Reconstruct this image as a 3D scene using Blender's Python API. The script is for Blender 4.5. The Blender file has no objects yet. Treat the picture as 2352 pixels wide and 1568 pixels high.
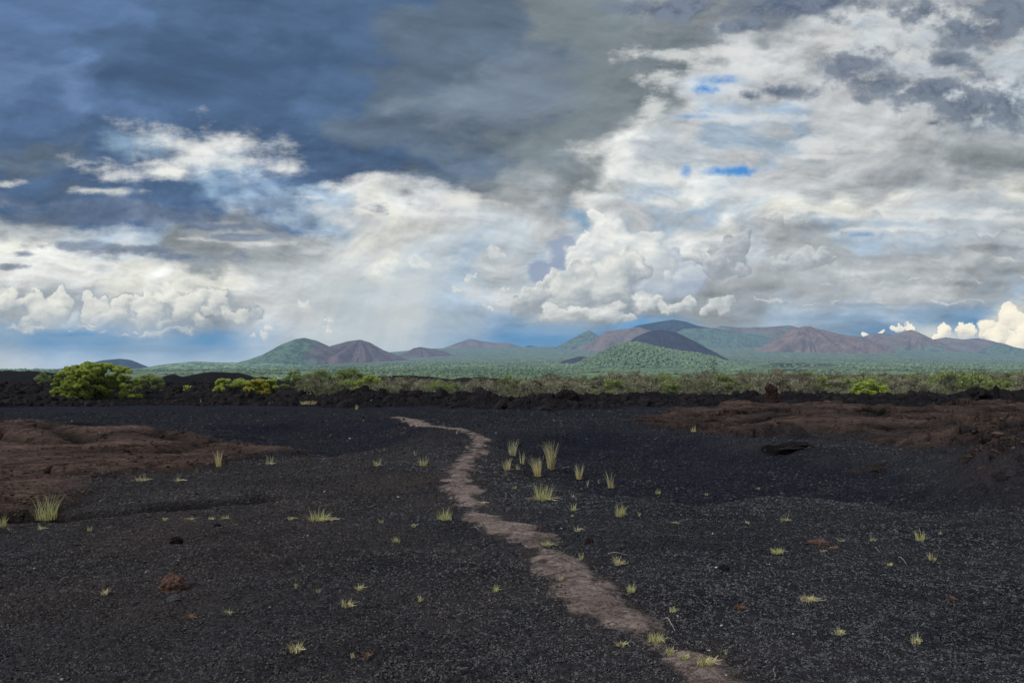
import bpy, math, random
import numpy as np
from mathutils import Vector

sc = bpy.context.scene
COL = sc.collection
EYE = 1.65
FPX = 768.0            # focal length in pixels of a 1024 wide frame (27 mm on 36 mm)
HZ = 369.0             # horizon row
KX, KY = 1024/2352.0, 682/1568.0
RNG = np.random.default_rng(7)
random.seed(7)

# ------------------------------------------------------------------ numpy noise
def _h(ix, iy, seed):
    n = (ix.astype(np.int64)*374761393 + iy.astype(np.int64)*668265263 + seed*1442695041) & 0xffffffff
    n = ((n ^ (n >> 13))*1274126177) & 0xffffffff
    n = ((n ^ (n >> 16))*2246822519) & 0xffffffff
    return ((n ^ (n >> 15)) & 0xffff).astype(np.float32)/65535.0

def vnoise(x, y, seed=0):
    fx = np.floor(x); fy = np.floor(y)
    ix = fx.astype(np.int64); iy = fy.astype(np.int64)
    tx = (x-fx).astype(np.float32); ty = (y-fy).astype(np.float32)
    tx = tx*tx*tx*(tx*(tx*6-15)+10); ty = ty*ty*ty*(ty*(ty*6-15)+10)
    a = _h(ix, iy, seed); b = _h(ix+1, iy, seed); c = _h(ix, iy+1, seed); d = _h(ix+1, iy+1, seed)
    return (a+(b-a)*tx)*(1-ty) + (c+(d-c)*tx)*ty

def fbm(x, y, octs=4, seed=0, gain=0.5, lac=2.03):
    s = 0; a = 1; t = 0
    ca, sa = math.cos(0.6), math.sin(0.6)
    for o in range(octs):
        s = s + a*vnoise(x, y, seed+o*17); t += a; a *= gain
        x, y = (x*ca-y*sa)*lac+3.7, (x*sa+y*ca)*lac-1.3
    return s/t - 0.5

def ridged(x, y, octs=4, seed=0, gain=0.55):
    s = 0; a = 1; t = 0
    ca, sa = math.cos(0.6), math.sin(0.6)
    for o in range(octs):
        s = s + a*(1-np.abs(2*vnoise(x, y, seed+o*17)-1)); t += a; a *= gain
        x, y = (x*ca-y*sa)*2.1+3.7, (x*sa+y*ca)*2.1-1.3
    return s/t

def cells(x, y, seed=0):
    """distance to the nearest jittered cell centre, and a random value of that cell"""
    fx = np.floor(x).astype(np.int64); fy = np.floor(y).astype(np.int64)
    best = np.full(np.shape(x), 9.0, np.float32); val = np.zeros(np.shape(x), np.float32)
    for i in (-1, 0, 1):
        for j in (-1, 0, 1):
            cx = fx+i; cy = fy+j
            dx = cx+_h(cx, cy, seed)-x; dy = cy+_h(cx, cy, seed+91)-y
            d = (dx*dx+dy*dy).astype(np.float32)
            m = d < best
            best = np.where(m, d, best); val = np.where(m, _h(cx, cy, seed+55), val)
    return np.sqrt(best), val

def plates(x, y, seed=0):
    """broken plates: gap distance between neighbours, value of the plate, offset from its centre"""
    fx = np.floor(x).astype(np.int64); fy = np.floor(y).astype(np.int64)
    b1 = np.full(np.shape(x), 9.0, np.float32); b2 = b1.copy(); val = np.zeros(np.shape(x), np.float32); v2 = val.copy(); ox = val.copy(); oy = val.copy()
    for i in (-1, 0, 1):
        for j in (-1, 0, 1):
            cx = fx+i; cy = fy+j
            dx = (x-cx-_h(cx, cy, seed)).astype(np.float32); dy = (y-cy-_h(cx, cy, seed+91)).astype(np.float32)
            d = dx*dx+dy*dy; m = d < b1
            b2 = np.where(m, b1, np.minimum(b2, d)); b1 = np.where(m, d, b1)
            val = np.where(m, _h(cx, cy, seed+55), val); v2 = np.where(m, _h(cx, cy, seed+77), v2); ox = np.where(m, dx, ox); oy = np.where(m, dy, oy)
    return np.sqrt(b2)-np.sqrt(b1), val, v2, ox, oy

def sstep(a, b, x):
    t = np.clip((x-a)/(b-a), 0, 1); return t*t*(3-2*t)

def flat(dx, dy, z=0.0):
    """point of the level z under a photo position (photo measured 2352 x 1568)"""
    px, py = dx*KX, dy*KY
    Y = (EYE-z)*FPX/max(py-HZ, 0.5)
    return ((px-512)/FPX*Y, Y)

def poly_sd(x, y, pts):
    """signed distance to a polygon, positive inside"""
    P = [np.array(p) for p in pts]
    d = np.full(np.shape(x), 1e9, np.float32); ins = np.zeros(np.shape(x), bool)
    for i in range(len(P)):
        a, b = P[i], P[(i+1) % len(P)]
        e = b-a; wx = x-a[0]; wy = y-a[1]
        t = np.clip((wx*e[0]+wy*e[1])/(e@e+1e-9), 0, 1)
        d = np.minimum(d, (wx-e[0]*t)**2+(wy-e[1]*t)**2)
        c = ((a[1] <= y) != (b[1] <= y))
        with np.errstate(divide='ignore', invalid='ignore'):
            ins ^= c & (x < a[0]+(y-a[1])/(b[1]-a[1]+1e-12)*e[0])
    d = np.sqrt(d)
    return np.where(ins, d, -d)

def line_d(x, y, pts, w):
    """distance to a polyline minus its (varying) half width; and signed side"""
    best = np.full(np.shape(x), 1e9, np.float32)
    for i in range(len(pts)-1):
        a = np.array(pts[i]); b = np.array(pts[i+1]); e = b-a
        t = np.clip(((x-a[0])*e[0]+(y-a[1])*e[1])/(e@e+1e-9), 0, 1)
        d = np.sqrt((x-a[0]-e[0]*t)**2+(y-a[1]-e[1]*t)**2) - (w[i]+(w[i+1]-w[i])*t)
        best = np.minimum(best, d)
    return best

# ------------------------------------------------------------------ the lie of the land
F = lambda L: [flat(*p) for p in L]
VALLEY = F([(1185,1015),(1225,1085),(1400,1112),(1600,1135),(1800,1128),(2000,1138),(2200,1168),(2330,1130),
            (2150,1060),(1900,1035),(1700,1012),(1500,990),(1300,990)])
HOLLOW = F([(560,1000),(700,1030),(740,1040),(850,1030),(940,1012),(900,975),(700,965),(520,975)])
CRUST_L = F([(-500,962),(80,963),(240,972),(470,1000),(716,1036),(640,1044),(548,1055),(500,1071),(400,1076),(300,1086),
             (230,1100),(215,1130),(170,1165),(110,1186),(-500,1192)])
CRUST_R = F([(1390,962),(1500,952),(1620,945),(1780,934),(2000,937),(2200,930),(3000,930),(3000,1090),(2352,1075),(2240,1045),
             (2100,1040),(1960,1000),(1750,1002),(1500,984)])
BANK = F([(2140,985),(3000,985),(3000,1230),(2352,1172),(2280,1150),(2180,1085)])
GULLY = F([(-300,1184),(0,1185),(150,1187),(300,1172),(420,1158),(600,1141)])
PATH_PTS = [(868,946,9),(905,957,13),(945,968,24),(990,984,20),(1030,990,11),(1070,997,14),(1102,1012,18),(1094,1035,19),(1065,1060,26),(1053,1090,33),
            (1058,1118,38),(1072,1146,40),(1090,1160,22),(1086,1168,12),(1090,1178,24),(1118,1196,58),(1165,1215,66),(1190,1232,66),
            (1222,1256,54),(1262,1288,58),(1308,1330,74),(1360,1372,92),(1420,1418,100),(1475,1452,74),(1515,1475,40),(1545,1505,46),(1605,1535,80),(1672,1580,108),(1810,1690,130)]
PATH = [flat(x, y) for x, y, w in PATH_PTS]
PATH_W = [w*KX/FPX*flat(x, y)[1]*(1.0 if y < 1190 else 1.02) for x, y, w in PATH_PTS]
CRACKS = [F([(95,972),(140,992),(175,1008),(205,1020)]), F([(-60,1000),(20,1012),(90,1022),(170,1020)]),
          F([(180,968),(250,985),(330,990),(440,1008),(480,1012)]), F([(330,1035),(430,1026),(500,1008),(590,1003)]),
          F([(140,1040),(220,1036),(300,1030),(400,1035),(560,1042)]), F([(-60,1066),(60,1078),(160,1088),(270,1078)]),
          F([(350,1072),(400,1076),(440,1072)]),
          F([(1560,975),(1700,968),(1830,962),(2000,950),(2140,944)]), F([(1720,948),(1850,953),(1960,952)]), F([(2230,955),(2150,975),(2060,985),(1960,990)]),
          F([(2352,990),(2200,1010),(2060,1016),(1960,1010)]), F([(1980,965),(2010,955),(2030,944)]), F([(1640,990),(1780,985),(1900,992)])]
RIDGE = F([(640,934),(860,938),(1000,938),(1100,944),(1250,950),(1400,946),(1560,938),(1750,934),(1900,932),(2100,934),(2352,928),(2900,926)])

def plain(x, y):
    """distant plain: rises towards the hills in the middle and on the right"""
    t = x/np.maximum(y, 1)
    a = np.interp(t, [-.67,-.45,-.3,-.1,.1,.3,.5,.7], [3,8,45,112,125,146,140,96])
    f = np.clip((y-200)/4800, 0, 1.25)
    return -2.4*sstep(52, 75, y) - 0.6*sstep(90, 200, y) + a*f*f + 2.0*sstep(300, 1200, y)

def masks(x, y):
    m = {}
    wob = fbm(x*0.9, y*0.9, 4, 5)
    m['valley'] = sstep(-0.9, 1.3, poly_sd(x, y, VALLEY)+wob*1.2)
    m['hollow'] = sstep(-0.9, 1.2, poly_sd(x, y, HOLLOW)+wob*1.2)
    m['cl'] = poly_sd(x, y, CRUST_L)+wob*0.5
    m['cr'] = poly_sd(x, y, CRUST_R)+wob*2.6+fbm(x*0.30, y*0.9, 3, 46)*3.2
    m['bank'] = sstep(-0.6, 1.6, poly_sd(x, y, BANK)+wob*1.6)
    edge = fbm(x*4, y*4, 4, 41)
    m['path'] = -line_d(x, y, PATH, PATH_W)+edge*0.34+fbm(x*1.3, y*1.3, 2, 43)*0.16
    g = line_d(x, y, GULLY, [0.1]*len(GULLY))
    m['gully'] = np.exp(-np.clip(g, 0, None)**2/0.02)*sstep(-1.5, -2.2, x)
    ck = np.full(np.shape(x), 9.0, np.float32)
    for c in CRACKS:
        ck = np.minimum(ck, line_d(x+wob*0.3, y+wob*0.3, c, [0.0]*len(c)))
    m['crack'] = np.exp(-np.clip(ck, 0, None)**2/(0.030*np.clip(y/9, 1, 2.4)**2))*sstep(-0.35, -0.05, fbm(x*0.7, y*0.7, 2, 48))
    # rough clinkery lava: the ridge across the middle and everything dark on the left
    ry = np.interp(x/np.maximum(y, 1), [p[0]/p[1] for p in RIDGE], [p[1] for p in RIDGE])
    tt = x/np.maximum(y, 1)
    depth = np.interp(tt, [-.8,-.30,-.24,-.16,0,.6], [130,110,60,9,7,7])
    ry = ry + np.interp(tt, [-.8,-.3,-.2,-.1], [-1, 1, 0, 0]) + fbm(x*0.25, y*0.25, 3, 71)*4
    m['aa'] = sstep(-0.5, 2.2, y-ry)*sstep(2.5, -1.5, y-ry-depth)
    m['ry'] = ry; m['left'] = sstep(-.20, -.29, tt)
    hole = flat(1825, 1019); m['hole'] = sstep(1.0, 0.78, np.sqrt(((x-hole[0])/0.85)**2+((y-hole[1])/0.42)**2)+wob*0.9)  # cave mouth: its black shade is painted on uncut ground
    m['wob'] = wob
    return m

HUMPS = []    # (x, y, sx, sy, h): dark lava swells far on the left
for dx, dy, D, w, dep in [(500,853,120,9.5,9),(400,862,112,5,7),(600,866,125,6,7),(40,851,115,16,10),(-150,851,115,20,10),(190,866,100,7,8),(320,880,88,6,6),
                          (690,872,118,7,7),(930,862,170,15,10),(1100,866,180,12,10)]:
    HUMPS.append(((dx*KX-512)/FPX*D, D, w, dep, EYE+(HZ-dy*KY)/FPX*D))

def macro(x, y, m=None):
    if m is None: m = masks(x, y)
    z = plain(x, y)
    z = z + 0.28*fbm(x*0.16, y*0.16, 3, 2)*sstep(2, 9, y)
    z = z - 0.40*m['valley'] - 0.32*m['hollow']
    clm = sstep(-0.10, 0.14, m['cl']); crm = sstep(-0.3, 0.4, m['cr'])
    z = z + clm*(0.06+0.09*np.clip(fbm(x*0.3, y*0.3, 3, 8)+0.2, 0, 1)) + crm*(0.08+0.25*np.clip(fbm(x*0.2, y*0.2, 3, 9)+0.15, 0, 1))
    z = z + 0.55*m['bank']*(0.7+0.9*fbm(x*0.8, y*0.8, 3, 12))
    z = z + sstep(-.08, .30, m['path'])*0.035*(1-m['aa'])
    z = z - 0.17*m['gully']
    z = z - 0.24*m['crack']*np.maximum(clm, crm)
    # the clinker
    tt = x/np.maximum(y, 1); L = m['left']
    crest = np.interp(tt, [-.8,-.12,0,.1,.2,.3,.42,.5,.66,.8], [.30,.40,.36,.30,.28,.34,.22,.28,.34,.34])
    rise = sstep(0, 5, y-m['ry'])
    rough = 0.50*(ridged(x*0.45, y*0.45, 3, 21)-0.62)+0.34*fbm(x*1.3, y*1.3, 3, 25)
    drop = 2.4*sstep(52, 75, y)
    tab = drop - 2.4*sstep(6, 20, y-m['ry'])           # behind the ridge the scrub land lies lower
    z = z + (1-L)*tab*sstep(20, 30, y)
    z = z + m['aa']*((1-L)*rise*crest + L*(drop*0.8+0.35*sstep(48, 110, y)-0.10) + rough*(0.30+0.55*rise*(1-0.4*L)))
    for hx, hy, sx, sy, h in HUMPS:
        b = np.exp(-((x-hx)/sx)**2-((y-hy)/sy)**2)
        z = np.maximum(z, -2.6+(h+2.6+0.5*fbm(x*0.4, y*0.4, 3, 31))*b**0.8)
    return z

def hit(dx, dy):
    """where the sight line through a photo position meets the land"""
    px, py = dx*KX, dy*KY
    Y = np.exp(np.linspace(math.log(2.6), math.log(140), 1800)); X = (px-512)/FPX*Y
    zr = EYE-(py-HZ)/FPX*Y
    k = np.argmax(zr < macro(X, Y))
    if k == 0: k = len(Y)-1
    return float(X[k]), float(Y[k]), float(macro(X[k:k+1], Y[k:k+1])[0])

# ------------------------------------------------------------------ mesh helpers
def link(o, parent=None):
    COL.objects.link(o)
    if parent is not None: o.parent = parent
    return o

def mesh_np(name, V, Fq, mat, parent=None, smooth=True, attrs=None, colattr=None):
    """V (n,3) and Fq (m,k) arrays, all faces k-gons"""
    V = np.asarray(V, np.float32); Fq = np.asarray(Fq, np.int32)
    me = bpy.data.meshes.new(name)
    k = Fq.shape[1]; n = len(Fq)
    me.vertices.add(len(V)); me.vertices.foreach_set('co', V.ravel())
    me.loops.add(n*k); me.loops.foreach_set('vertex_index', Fq.ravel())
    me.polygons.add(n)
    me.polygons.foreach_set('loop_start', np.arange(0, n*k, k, dtype=np.int32))
    me.polygons.foreach_set('loop_total', np.full(n, k, np.int32))
    me.update(calc_edges=True)
    me.polygons.foreach_set('use_smooth', np.full(n, smooth, bool))
    for an, av in (attrs or {}).items():
        a = me.attributes.new(an, 'FLOAT', 'POINT'); a.data.foreach_set('value', np.asarray(av, np.float32))
    me.materials.append(mat)
    return link(bpy.data.objects.new(name, me), parent)

def tag(o, label=None, cat=None, group=None, kind=None):
    if label: o['label'] = label
    if cat: o['category'] = cat
    if group: o['group'] = group
    if kind: o['kind'] = kind
    return o

def empty(name, loc, label, cat, group=None, rz=0.0, sc_=1.0):
    o = bpy.data.objects.new(name, None); COL.objects.link(o)
    o.location = loc; o.rotation_euler = (0, 0, rz); o.scale = (sc_, sc_, sc_) if not hasattr(sc_, '__len__') else sc_
    o.empty_display_size = 0.1
    return tag(o, label, cat, group)

# ------------------------------------------------------------------ node helpers
class S:
    """a float socket with arithmetic"""
    def __init__(s, nt, sock): s.nt = nt; s.k = sock
    def _m(s, op, *o, clamp=False):
        n = s.nt.nodes.new('ShaderNodeMath'); n.operation = op; n.use_clamp = clamp
        for i, v in enumerate((s,)+o):
            if isinstance(v, S): s.nt.links.new(v.k, n.inputs[i])
            else: n.inputs[i].default_value = v
        return S(s.nt, n.outputs[0])
    def __add__(s, o): return s._m('ADD', o)
    __radd__ = __add__
    def __sub__(s, o): return s._m('SUBTRACT', o)
    def __rsub__(s, o): return (s*-1)+o
    def __mul__(s, o): return s._m('MULTIPLY', o)
    __rmul__ = __mul__
    def __truediv__(s, o): return s._m('DIVIDE', o)
    def max(s, o): return s._m('MAXIMUM', o)
    def min(s, o): return s._m('MINIMUM', o)
    def pow(s, o): return s._m('POWER', o)
    def exp(s): return s._m('EXPONENT')
    def clamp(s): return s._m('ADD', 0.0, clamp=True)
    def sm(s, a, b, lo=0.0, hi=1.0):
        n = s.nt.nodes.new('ShaderNodeMapRange'); n.interpolation_type = 'SMOOTHSTEP'
        s.nt.links.new(s.k, n.inputs['Value'])
        n.inputs['From Min'].default_value = a; n.inputs['From Max'].default_value = b
        n.inputs['To Min'].default_value = lo; n.inputs['To Max'].default_value = hi
        return S(s.nt, n.outputs['Result'])

def put(nt, v, sock):
    if isinstance(v, S): nt.links.new(v.k, sock)
    elif hasattr(v, 'links') or isinstance(v, bpy.types.NodeSocket): nt.links.new(v, sock)
    else: sock.default_value = v

def vec(nt, x, y, z=0.0):
    n = nt.nodes.new('ShaderNodeCombineXYZ')
    for i, v in enumerate((x, y, z)): put(nt, v, n.inputs[i])
    return n.outputs[0]

def noise(nt, v, scale, detail=6, rough=0.55, dist=0.0, col=False, dim='3D'):
    n = nt.nodes.new('ShaderNodeTexNoise'); n.noise_dimensions = dim
    n.inputs['Scale'].default_value = scale; n.inputs['Detail'].default_value = detail
    n.inputs['Roughness'].default_value = rough; n.inputs['Distortion'].default_value = dist
    nt.links.new(v, n.inputs['Vector'])
    return n.outputs['Color'] if col else S(nt, n.outputs[0])

def mixc(nt, f, a, b, blend='MIX'):
    n = nt.nodes.new('ShaderNodeMix'); n.data_type = 'RGBA'; n.blend_type = blend
    put(nt, f, n.inputs[0])
    for v, i in ((a, 6), (b, 7)):
        if isinstance(v, (tuple, list)): n.inputs[i].default_value = (*v, 1)
        else: nt.links.new(v, n.inputs[i])
    return n.outputs[2]

def scalec(nt, c, f):
    """colour times a factor"""
    n = nt.nodes.new('ShaderNodeVectorMath'); n.operation = 'SCALE'
    nt.links.new(c, n.inputs[0]); put(nt, f, n.inputs['Scale'])
    return n.outputs[0]

def lin(c):
    return tuple((v/255/12.92 if v/255 <= 0.04045 else ((v/255+0.055)/1.055)**2.4) for v in c)

def attr(nt, name):
    n = nt.nodes.new('ShaderNodeAttribute'); n.attribute_name = name
    return S(nt, n.outputs['Fac'])

def new_mat(name):
    m = bpy.data.materials.new(name); m.use_nodes = True
    nt = m.node_tree; nt.nodes.clear()
    return m, nt

def finish(nt, col, rough=0.9, bump=None, bstr=0.5, bdist=0.02, spec=0.2, haze=0.0, transl=0.0, tcol=None):
    out = nt.nodes.new('ShaderNodeOutputMaterial')
    b = nt.nodes.new('ShaderNodeBsdfPrincipled')
    put(nt, col if not isinstance(col, tuple) else (*col, 1), b.inputs['Base Color'])
    put(nt, rough, b.inputs['Roughness']); b.inputs['Specular IOR Level'].default_value = spec
    if bump is not None:
        bn = nt.nodes.new('ShaderNodeBump'); bn.inputs['Strength'].default_value = bstr; bn.inputs['Distance'].default_value = bdist
        put(nt, bump, bn.inputs['Height']); nt.links.new(bn.outputs[0], b.inputs['Normal'])
    sh = b.outputs[0]
    if transl > 0:
        t = nt.nodes.new('ShaderNodeBsdfTranslucent'); put(nt, tcol if tcol is not None else col, t.inputs['Color'])
        mx = nt.nodes.new('ShaderNodeMixShader'); mx.inputs[0].default_value = transl
        nt.links.new(sh, mx.inputs[1]); nt.links.new(t.outputs[0], mx.inputs[2]); sh = mx.outputs[0]
    if haze > 0:     # airlight painted onto far surfaces as a glow: by place in the world, not by viewer
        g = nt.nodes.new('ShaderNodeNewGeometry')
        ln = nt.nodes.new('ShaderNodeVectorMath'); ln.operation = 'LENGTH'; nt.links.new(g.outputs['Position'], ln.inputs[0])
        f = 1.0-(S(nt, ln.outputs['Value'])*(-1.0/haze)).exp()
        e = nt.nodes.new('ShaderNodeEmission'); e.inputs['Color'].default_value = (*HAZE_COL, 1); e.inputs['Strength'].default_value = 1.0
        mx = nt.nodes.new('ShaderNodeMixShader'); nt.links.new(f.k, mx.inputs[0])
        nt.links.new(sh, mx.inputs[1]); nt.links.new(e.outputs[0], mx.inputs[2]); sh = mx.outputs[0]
    nt.links.new(sh, out.inputs['Surface'])

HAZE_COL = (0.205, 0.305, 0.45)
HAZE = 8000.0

def pos(nt):
    n = nt.nodes.new('ShaderNodeNewGeometry'); return n.outputs['Position']

def mat_ground():
    m, nt = new_mat('black cinder'); p = pos(nt)
    fine = noise(nt, p, 38, 5, 0.7); mid = noise(nt, p, 7, 4, 0.6); big = noise(nt, p, 0.7, 4, 0.55)
    c = mixc(nt, fine.sm(0.36, 0.70), (0.010, 0.011, 0.014), (0.058, 0.060, 0.070))
    c = mixc(nt, (mid.sm(0.5, 0.75)*0.5), c, (0.030, 0.024, 0.022))
    c = scalec(nt, c, big.sm(0.36, 0.62, 0.70, 1.25))
    c = mixc(nt, (big.sm(0.48, 0.70)*0.55), c, (0.036, 0.029, 0.025))
    c = mixc(nt, attr(nt, 'brown')*fine.sm(0.25, 0.7, 0.35, 1.0), c, (0.075, 0.052, 0.042))
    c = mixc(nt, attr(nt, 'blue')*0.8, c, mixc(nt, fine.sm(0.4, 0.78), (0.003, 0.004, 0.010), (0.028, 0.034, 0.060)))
    c = mixc(nt, attr(nt, 'scrub'), c, mixc(nt, mid.sm(.3, .7), (0.030, 0.034, 0.018), (0.075, 0.080, 0.050)))
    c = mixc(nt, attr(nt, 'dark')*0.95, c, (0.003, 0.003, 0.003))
    far = noise(nt, p, 0.035, 6, 0.62); pt = noise(nt, p, 0.006, 4, 0.6)
    fc = mixc(nt, far.sm(0.38, 0.66), (0.060, 0.100, 0.068), (0.26, 0.37, 0.22))
    fc = mixc(nt, pt.sm(0.54, 0.7)*0.6, fc, (0.16, 0.16, 0.10))
    c = mixc(nt, attr(nt, 'far'), c, fc)
    c = mixc(nt, attr(nt, 'flow'), c, mixc(nt, far.sm(0.5, 0.72), (0.010, 0.012, 0.022), (0.05, 0.09, 0.06)))
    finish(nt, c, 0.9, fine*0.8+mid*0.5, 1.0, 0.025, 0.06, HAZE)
    return m

def mat_clinker():
    m, nt = new_mat('rough black lava'); p = pos(nt)
    fine = noise(nt, p, 14, 6, 0.7); mid = noise(nt, p, 1.6, 4, 0.6)
    c = mixc(nt, fine.sm(0.4, 0.72), (0.006, 0.006, 0.008), (0.026, 0.025, 0.028))
    c = mixc(nt, mid.sm(0.5, 0.75)*0.7, c, (0.034, 0.024, 0.020))
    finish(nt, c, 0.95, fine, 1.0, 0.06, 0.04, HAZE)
    return m

def mat_crust():
    m, nt = new_mat('brown ropy lava crust'); p = pos(nt)
    wv = noise(nt, p, 0.9, 4, 0.6, 0.0, col=True)
    wa = nt.nodes.new('ShaderNodeVectorMath'); wa.operation = 'MULTIPLY_ADD'; wa.inputs[1].default_value = (1.1, 1.1, 0); nt.links.new(wv, wa.inputs[0]); nt.links.new(p, wa.inputs[2])
    mp = nt.nodes.new('ShaderNodeMapping'); mp.inputs['Scale'].default_value = (0.5, 1.5, 0); mp.inputs['Rotation'].default_value = (0, 0, 0.2); nt.links.new(wa.outputs[0], mp.inputs[0])
    fine = noise(nt, p, 30, 5, 0.72); rope = noise(nt, mp.outputs[0], 5.0, 7, 0.68, 0.6); big = noise(nt, p, 0.45, 5, 0.62)
    vo = nt.nodes.new('ShaderNodeTexVoronoi'); vo.voronoi_dimensions = '2D'; vo.feature = 'DISTANCE_TO_EDGE'; vo.inputs['Scale'].default_value = 0.62; nt.links.new(mp.outputs[0], vo.inputs['Vector'])
    ck = S(nt, vo.outputs['Distance']).sm(0.035, 0.0)*big.sm(0.40, 0.52)
    east = attr(nt, 'east')
    c = mixc(nt, rope.sm(0.36, 0.66), (0.038, 0.026, 0.023), (0.142, 0.093, 0.077))
    c = mixc(nt, big.sm(0.38, 0.64)*0.6, c, mixc(nt, rope.sm(.36, .64), (0.014, 0.011, 0.011), (0.048, 0.034, 0.029)))
    c = mixc(nt, fine.sm(0.48, 0.72)*0.55, c, (0.155, 0.108, 0.088))
    c = mixc(nt, fine.sm(0.48, 0.30)*0.8, c, (0.009, 0.007, 0.007))
    c = mixc(nt, east*big.sm(0.58, 0.42)*0.7, c, mixc(nt, fine.sm(.4, .7), (0.007, 0.007, 0.009), (0.040, 0.033, 0.032)))
    c = mixc(nt, east*0.10, c, (0.020, 0.014, 0.014))
    c = scalec(nt, c, attr(nt, 'plate')*0.8+0.62)
    c = mixc(nt, attr(nt, 'rim')*fine.sm(0.30, 0.6, 1.0, 0.55), c, mixc(nt, fine.sm(.4, .72), (0.008, 0.008, 0.011), (0.046, 0.045, 0.052)))
    c = mixc(nt, attr(nt, 'gap')*0.95, c, (0.003, 0.003, 0.003))
    c = mixc(nt, attr(nt, 'dark')*0.95, c, (0.003, 0.003, 0.003))
    finish(nt, c, 0.85, rope*0.9+fine*0.45, 1.0, 0.06, 0.08)
    return m

def mat_path():
    m, nt = new_mat('worn grey brown lava path'); p = pos(nt)
    mp = nt.nodes.new('ShaderNodeMapping'); mp.inputs['Scale'].default_value = (0.8, 1.7, 1); mp.inputs['Rotation'].default_value = (0, 0, -0.5); nt.links.new(p, mp.inputs[0])
    fine = noise(nt, p, 46, 5, 0.72); rope = noise(nt, mp.outputs[0], 9, 6, 0.68, 0.6); big = noise(nt, p, 1.1, 4, 0.6)
    st = noise(nt, mp.outputs[0], 30, 5, 0.75, 0.5)
    c = mixc(nt, (rope*0.45+st*0.55).sm(0.38, 0.60), (0.056, 0.045, 0.042), (0.315, 0.252, 0.234))
    c = mixc(nt, fine.sm(0.48, 0.78)*0.5, c, (0.30, 0.26, 0.24))
    c = mixc(nt, fine.sm(0.48, 0.30)*0.75, c, (0.018, 0.014, 0.014))
    c = mixc(nt, big.sm(0.45, 0.7)*0.45, c, (0.06, 0.046, 0.042))
    c = mixc(nt, attr(nt, 'edge')*0.9, c, mixc(nt, fine.sm(.4, .72), (0.010, 0.010, 0.012), (0.060, 0.052, 0.052)))
    finish(nt, c, 0.85, rope*0.5+fine*0.5+st*0.5, 1.0, 0.03, 0.10)
    return m

def mat_stone(name, lo, hi, scale=14):
    m, nt = new_mat(name); p = pos(nt)
    t = attr(nt, 'tone'); f = noise(nt, p, scale*4, 4, 0.7)
    c = mixc(nt, t*0.75+f*0.35, lo, hi)
    c = mixc(nt, attr(nt, 'warm')*0.85, c, mixc(nt, 1.0, c, (1.10, 0.93, 0.80), 'MULTIPLY'))
    finish(nt, c, 0.85, f, 0.6, 0.01, 0.10)
    return m

def mat_leaf(name, dark, light, transl=0.3, haze=0.0, rough=0.6):
    m, nt = new_mat(name)
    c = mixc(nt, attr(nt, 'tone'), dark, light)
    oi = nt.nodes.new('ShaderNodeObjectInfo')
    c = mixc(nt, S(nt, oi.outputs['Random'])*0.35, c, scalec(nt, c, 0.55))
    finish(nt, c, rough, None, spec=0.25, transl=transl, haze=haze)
    return m

def mat_bark(name, a, b):
    m, nt = new_mat(name); p = pos(nt)
    f = noise(nt, p, 20, 5, 0.65)
    finish(nt, mixc(nt, f.sm(.3, .7), a, b), 0.9, f, 0.6, 0.01, 0.15)
    return m

def mat_hill(name, green_lo, green_hi, bare_lo, bare_hi, nscale=0.02, bump=6.0, haze=None):
    m, nt = new_mat(name); p = pos(nt)
    a = noise(nt, p, nscale, 7, 0.65); b = noise(nt, p, nscale*0.22, 4, 0.6); dot = noise(nt, p, nscale*3.2, 3, 0.6)
    g = mixc(nt, (a*0.5+dot*0.5).sm(0.43, 0.57), green_lo, green_hi)
    br = mixc(nt, a.sm(0.36, 0.64), bare_lo, bare_hi)
    f = (attr(nt, 'green')+(b-0.5)*1.2+(a-0.5)*1.6).sm(0.42, 0.58)
    c = mixc(nt, f, br, g)
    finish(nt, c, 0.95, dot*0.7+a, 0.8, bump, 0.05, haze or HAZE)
    return m

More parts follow.
